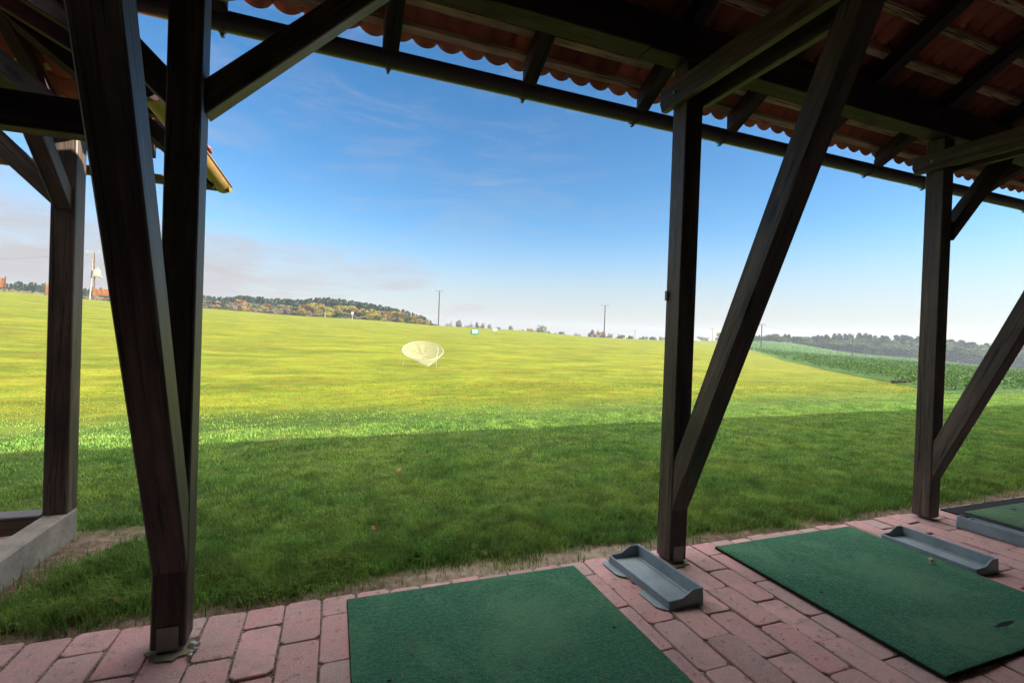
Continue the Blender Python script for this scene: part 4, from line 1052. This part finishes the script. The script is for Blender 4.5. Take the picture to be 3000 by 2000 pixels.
# left autumn wood (px 590-1260)
top_line = lambda px: np.interp(px, [590, 640, 700, 800, 870, 950, 1000, 1050, 1150, 1200, 1265], [868, 872, 868, 876, 880, 874, 879, 887, 902, 914, 938])
for px in np.arange(562, 1262, 6):
    p = px+random.uniform(-3, 3); yt = float(top_line(p)); d = random.uniform(196, 214)
    tree(p, d, h_for(p, d, yt+random.uniform(-2, 3)), random.choice(['pine_a','pine_b','pine_b']), 'along the top of the autumn wood on the hill', 'in the autumn wood', random.uniform(1.0, 1.3))
for px in np.arange(560, 1262, 9):
    p = px+random.uniform(-4, 4); yt = float(top_line(p)); yb = float(np.interp(p, [600, 1000, 1283], [903, 930, 950])); d = random.uniform(178, 192)
    warm = p > 820
    key = random.choice(['yellow_a','orange_a','yellow_a','yellow_b','green_b','yellow_a'] if warm else ['brown_b','pine_b','green_b','brown_b','orange_a'])
    tree(p, d, h_for(p, d, yt+(yb-yt)*random.uniform(.22, .42)), key, 'within the autumn wood on the hill', 'in the autumn wood', random.uniform(1.2, 1.6))
for px in np.arange(585, 1270, 9):
    p = px+random.uniform(-4, 4); yt = float(top_line(p)); yb = float(np.interp(p, [600, 1000, 1283], [903, 930, 950])); d = random.uniform(158, 170)
    warm = p > 840
    key = random.choice(['green_a','yellow_b','green_a','brown_a','orange_b','green_a'] if warm else ['brown_a','brown_a','orange_b','green_a','brown_a'])
    tree(p, d, h_for(p, d, yt+(yb-yt)*random.uniform(.5, .78)), key, 'at the foot of the autumn wood on the hill', 'in the autumn wood', random.uniform(.9, 1.3))
# pines behind the screens at far left
for px in np.arange(-40, 345, 10):
    p = px+random.uniform(-4, 4); d = random.uniform(150, 170); yt = float(np.interp(p, [-40, 60, 130, 200, 330], [826, 828, 836, 846, 848]))
    tree(p, d, h_for(p, d, yt+random.uniform(-3, 5)), random.choice(['pine_a','pine_b']), 'behind the orange screens at far left', 'behind the screens', 1.1)
for px in np.arange(-40, 345, 13):
    p = px+random.uniform(-4, 4); d = random.uniform(125, 140); yt = float(np.interp(p, [-40, 60, 130, 200, 330], [842, 846, 852, 862, 868]))
    tree(p, d, h_for(p, d, yt+random.uniform(-3, 3)), 'brown_a', 'behind the orange screens at far left', 'behind the screens', 1.2)
# single trees on the centre horizon
for (p, yt, wpx, key, lb) in ((1312,934,18,'grey_b','low grey tree right of the tall pole by the autumn wood'), (1345,934,26,'grey_a','broad grey brown tree above and left of the 50 sign'), (1372,940,24,'grey_b','grey hedge tree straight behind the 50 sign'),
        (1395,941,22,'brown_b','brownish tree above the 50 sign'), (1412,944,16,'grey_a','slim grey tree just right of the 50 sign'), (1435,946,17,'grey_a','first of two small grey trees left of the pale sign'), (1456,946,15,'green_b','dark tree right above the pale sign'),
        (1480,957,18,'green_a','tiny dark shrub right of the pale sign'), (1496,951,16,'grey_a','lone small round tree right of the pale sign'), (1530,958,28,'brown_a','dark low shrub at the left end of the middle clump'), (1552,955,26,'orange_b','orange tinged shrub in the middle clump'),
        (1582,950,46,'grey_a','largest grey green tree in the middle clump'), (1606,961,28,'green_a','dark shrub at the right end of the middle clump'), (1625,966,14,'green_a','tiny shrub between the middle clump and the next'), (1648,962,30,'green_b','round dark bush right of the middle clump'),
        (1690,972,26,'grey_b','flat hedge left of the second tall pole'), (1735,965,30,'brown_b','brown tree left of the second tall pole'), (1760,963,36,'orange_b','orange brown tree right behind the second tall pole'), (1783,970,28,'brown_a','brown shrub right of the second tall pole'),
        (1815,973,34,'green_b','dark bush between the second tall pole and the yellow flag'), (1845,976,30,'green_a','dark bush beside the yellow flag'), (1885,979,30,'green_a','low dark hedge bush near the faint pole'), (1915,981,34,'green_b','low dark bush right of the faint pole'), (1945,983,34,'grey_b','low hedge just left of the middle post'),
        (2060,982,40,'grey_b','tan low bush just right of the middle post'), (2110,970,60,'orange_b','tan domed tree between the middle post and its strut'), (2150,978,40,'brown_b','tan tree behind the middle strut')):
    d = 270 + random.uniform(-15, 15); h = h_for(p, d, yt); me, h0, w0 = protos[key]
    wd = wpx/FPX*d; h2 = h*1.55; tree(p, d, h2, key, '', 'on the horizon', max(.35, wd/w0/(h2/h0)), -.55*h, lb)
# right forest
ftop = lambda p: np.interp(p, [2170, 2230, 2270, 2310, 2380, 2500, 2620, 2700, 2780, 2850, 2930, 3000, 3300], [987, 982, 976, 982, 985, 981, 985, 990, 994, 999, 1004, 1011, 1030])
for px in np.arange(2180, 3330, 7.5):
    p = px+random.uniform(-3, 3); d = float(np.interp(p, [2180, 2500, 3000, 3300], [268, 274, 240, 230]))+random.uniform(-6, 8)
    key = random.choice(['pine_a','pine_b','pine_a','green_b']) if p > 2380 else random.choice(['green_b','green_a','green_b','pine_b'])
    tree(p, d, h_for(p, d, float(ftop(p))+random.uniform(-5, 5)), key, 'in the dark forest beyond the crop field', 'in the dark forest', random.uniform(1.4, 1.9))
for px in np.arange(2175, 3330, 8):
    p = px+random.uniform(-3, 3); d = float(np.interp(p, [2180, 2500, 3000, 3300], [252, 260, 228, 218]))+random.uniform(-4, 5)
    key = random.choice(['green_a','pine_b','green_a','green_a','green_b'])
    tree(p, d, h_for(p, d, float(ftop(p))+random.uniform(7, 18)), key, 'in the dark forest beyond the crop field', 'in the dark forest', random.uniform(1.4, 2.0))

# ------------------------------------------------------------------ haze
M_haze = bpy.data.materials.new('haze'); M_haze.use_nodes = True
nt = M_haze.node_tree; nt.nodes.remove(nt.nodes['Principled BSDF'])
pv = nt.nodes.new('ShaderNodeVolumePrincipled'); pv.inputs['Color'].default_value = (.76, .87, 1, 1); pv.inputs['Density'].default_value = .00034; pv.inputs['Anisotropy'].default_value = .2
L(nt, pv.outputs[0], nt.nodes['Material Output'].inputs['Volume'])
hz_o = bm_obj('haze', box_bm(-640, 640, -640, 640, -12, 24), M_haze); tag(hz_o, kind='stuff')
hz_o['label'] = 'thin pale autumn haze over the fields'; hz_o['category'] = 'haze'
S.cycles.volume_bounces = 0

# ------------------------------------------------------------------ light, sky, view
SUN_EL, SUN_AZ = R(23.8), R(58.0)      # azimuth measured from behind us (-Y) towards +X
sv = Vector((math.sin(SUN_AZ)*math.cos(SUN_EL), -math.cos(SUN_AZ)*math.cos(SUN_EL), math.sin(SUN_EL)))
sl = bpy.data.lights.new('sun', 'SUN'); sl.energy = 3.7; sl.angle = R(.5); sl.color = (1, .93, .80)
so_ = bpy.data.objects.new('sun', sl); C.objects.link(so_); so_.rotation_euler = sv.to_track_quat('Z', 'Y').to_euler(); so_.location = sv*60
W = bpy.data.worlds.new("World"); S.world = W; W.use_nodes = True
nt = W.node_tree; bg = nt.nodes['Background']
sk = nt.nodes.new('ShaderNodeTexSky'); sk.sky_type = 'NISHITA'; sk.sun_disc = False; sk.sun_elevation = SUN_EL
sk.sun_rotation = math.atan2(sv.x, sv.y); sk.altitude = 350; sk.air_density = 1.0; sk.dust_density = .25; sk.ozone_density = 2.0
tc = N(nt, 'ShaderNodeTexCoord'); se = N(nt, 'ShaderNodeSeparateXYZ'); L(nt, tc.outputs['Generated'], se.inputs[0])
hs = N(nt, 'ShaderNodeHueSaturation', Saturation=1.34, Value=.56); L(nt, sk.outputs[0], hs.inputs['Color'])
mp = N(nt, 'ShaderNodeMapping'); mp.inputs['Scale'].default_value = (1.3, 1.3, 5.0); L(nt, tc.outputs['Generated'], mp.inputs[0])
cn = noise(nt, mp.outputs[0], 2.2, 7, .58, .6)
mp2 = N(nt, 'ShaderNodeMapping'); mp2.inputs['Scale'].default_value = (1, 1, 2.2); mp2.inputs['Location'].default_value = (3.1, 1.7, .4); L(nt, tc.outputs['Generated'], mp2.inputs[0])
cn2 = noise(nt, mp2.outputs[0], 1.5, 5, .55, .3)
Zs = se.outputs[2]
lowb = mth(nt, 'SUBTRACT', 1.0, sstep(nt, mth(nt, 'ADD', Zs, mth(nt, 'MULTIPLY', se.outputs[0], .14)), .02, .27))
mp3 = N(nt, 'ShaderNodeMapping'); mp3.inputs['Scale'].default_value = (2.4, 2.4, 13.0); mp3.inputs['Rotation'].default_value = (.0, .12, .3); L(nt, tc.outputs['Generated'], mp3.inputs[0])
cn3 = noise(nt, mp3.outputs[0], 2.6, 9, .66, 1.1)
cl_ = sstep(nt, mth(nt, 'ADD', mth(nt, 'ADD', mth(nt, 'MULTIPLY', cn, .45), mth(nt, 'MULTIPLY', cn3, .42)), mth(nt, 'MULTIPLY', lowb, .52)), .48, 1.02)
hz = mth(nt, 'MULTIPLY', mth(nt, 'SUBTRACT', 1.0, sstep(nt, Zs, -.01, .23)), .95)
veil = mth(nt, 'MULTIPLY', sstep(nt, mth(nt, 'ADD', mth(nt, 'MULTIPLY', cn2, .55), mth(nt, 'MULTIPLY', cn3, .5)), .50, .80), .42)
cloud = mth(nt, 'MAXIMUM', mth(nt, 'MAXIMUM', cl_, hz), veil)
skyc = mix(nt, cloud, hs.outputs[0], (1.62, 1.54, 1.60))
# bright fill layer added in the unseen upper sky to light floor and shaded lawn
fill_sky = mth(nt, 'MULTIPLY', sstep(nt, Zs, .50, .68), mth(nt, 'MULTIPLY_ADD', sstep(nt, cn2, .35, .6), .45, .55))
skyc = mix(nt, fill_sky, skyc, (17.5, 16.6, 15.7))
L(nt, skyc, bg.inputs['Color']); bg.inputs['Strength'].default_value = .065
S.view_settings.view_transform = 'Standard'; S.view_settings.look = 'None'; S.view_settings.gamma = 1; S.view_settings.use_curve_mapping = False
S.view_settings.exposure = 2.45
S.cycles.max_bounces = 8; S.cycles.diffuse_bounces = 4; S.cycles.transparent_max_bounces = 12
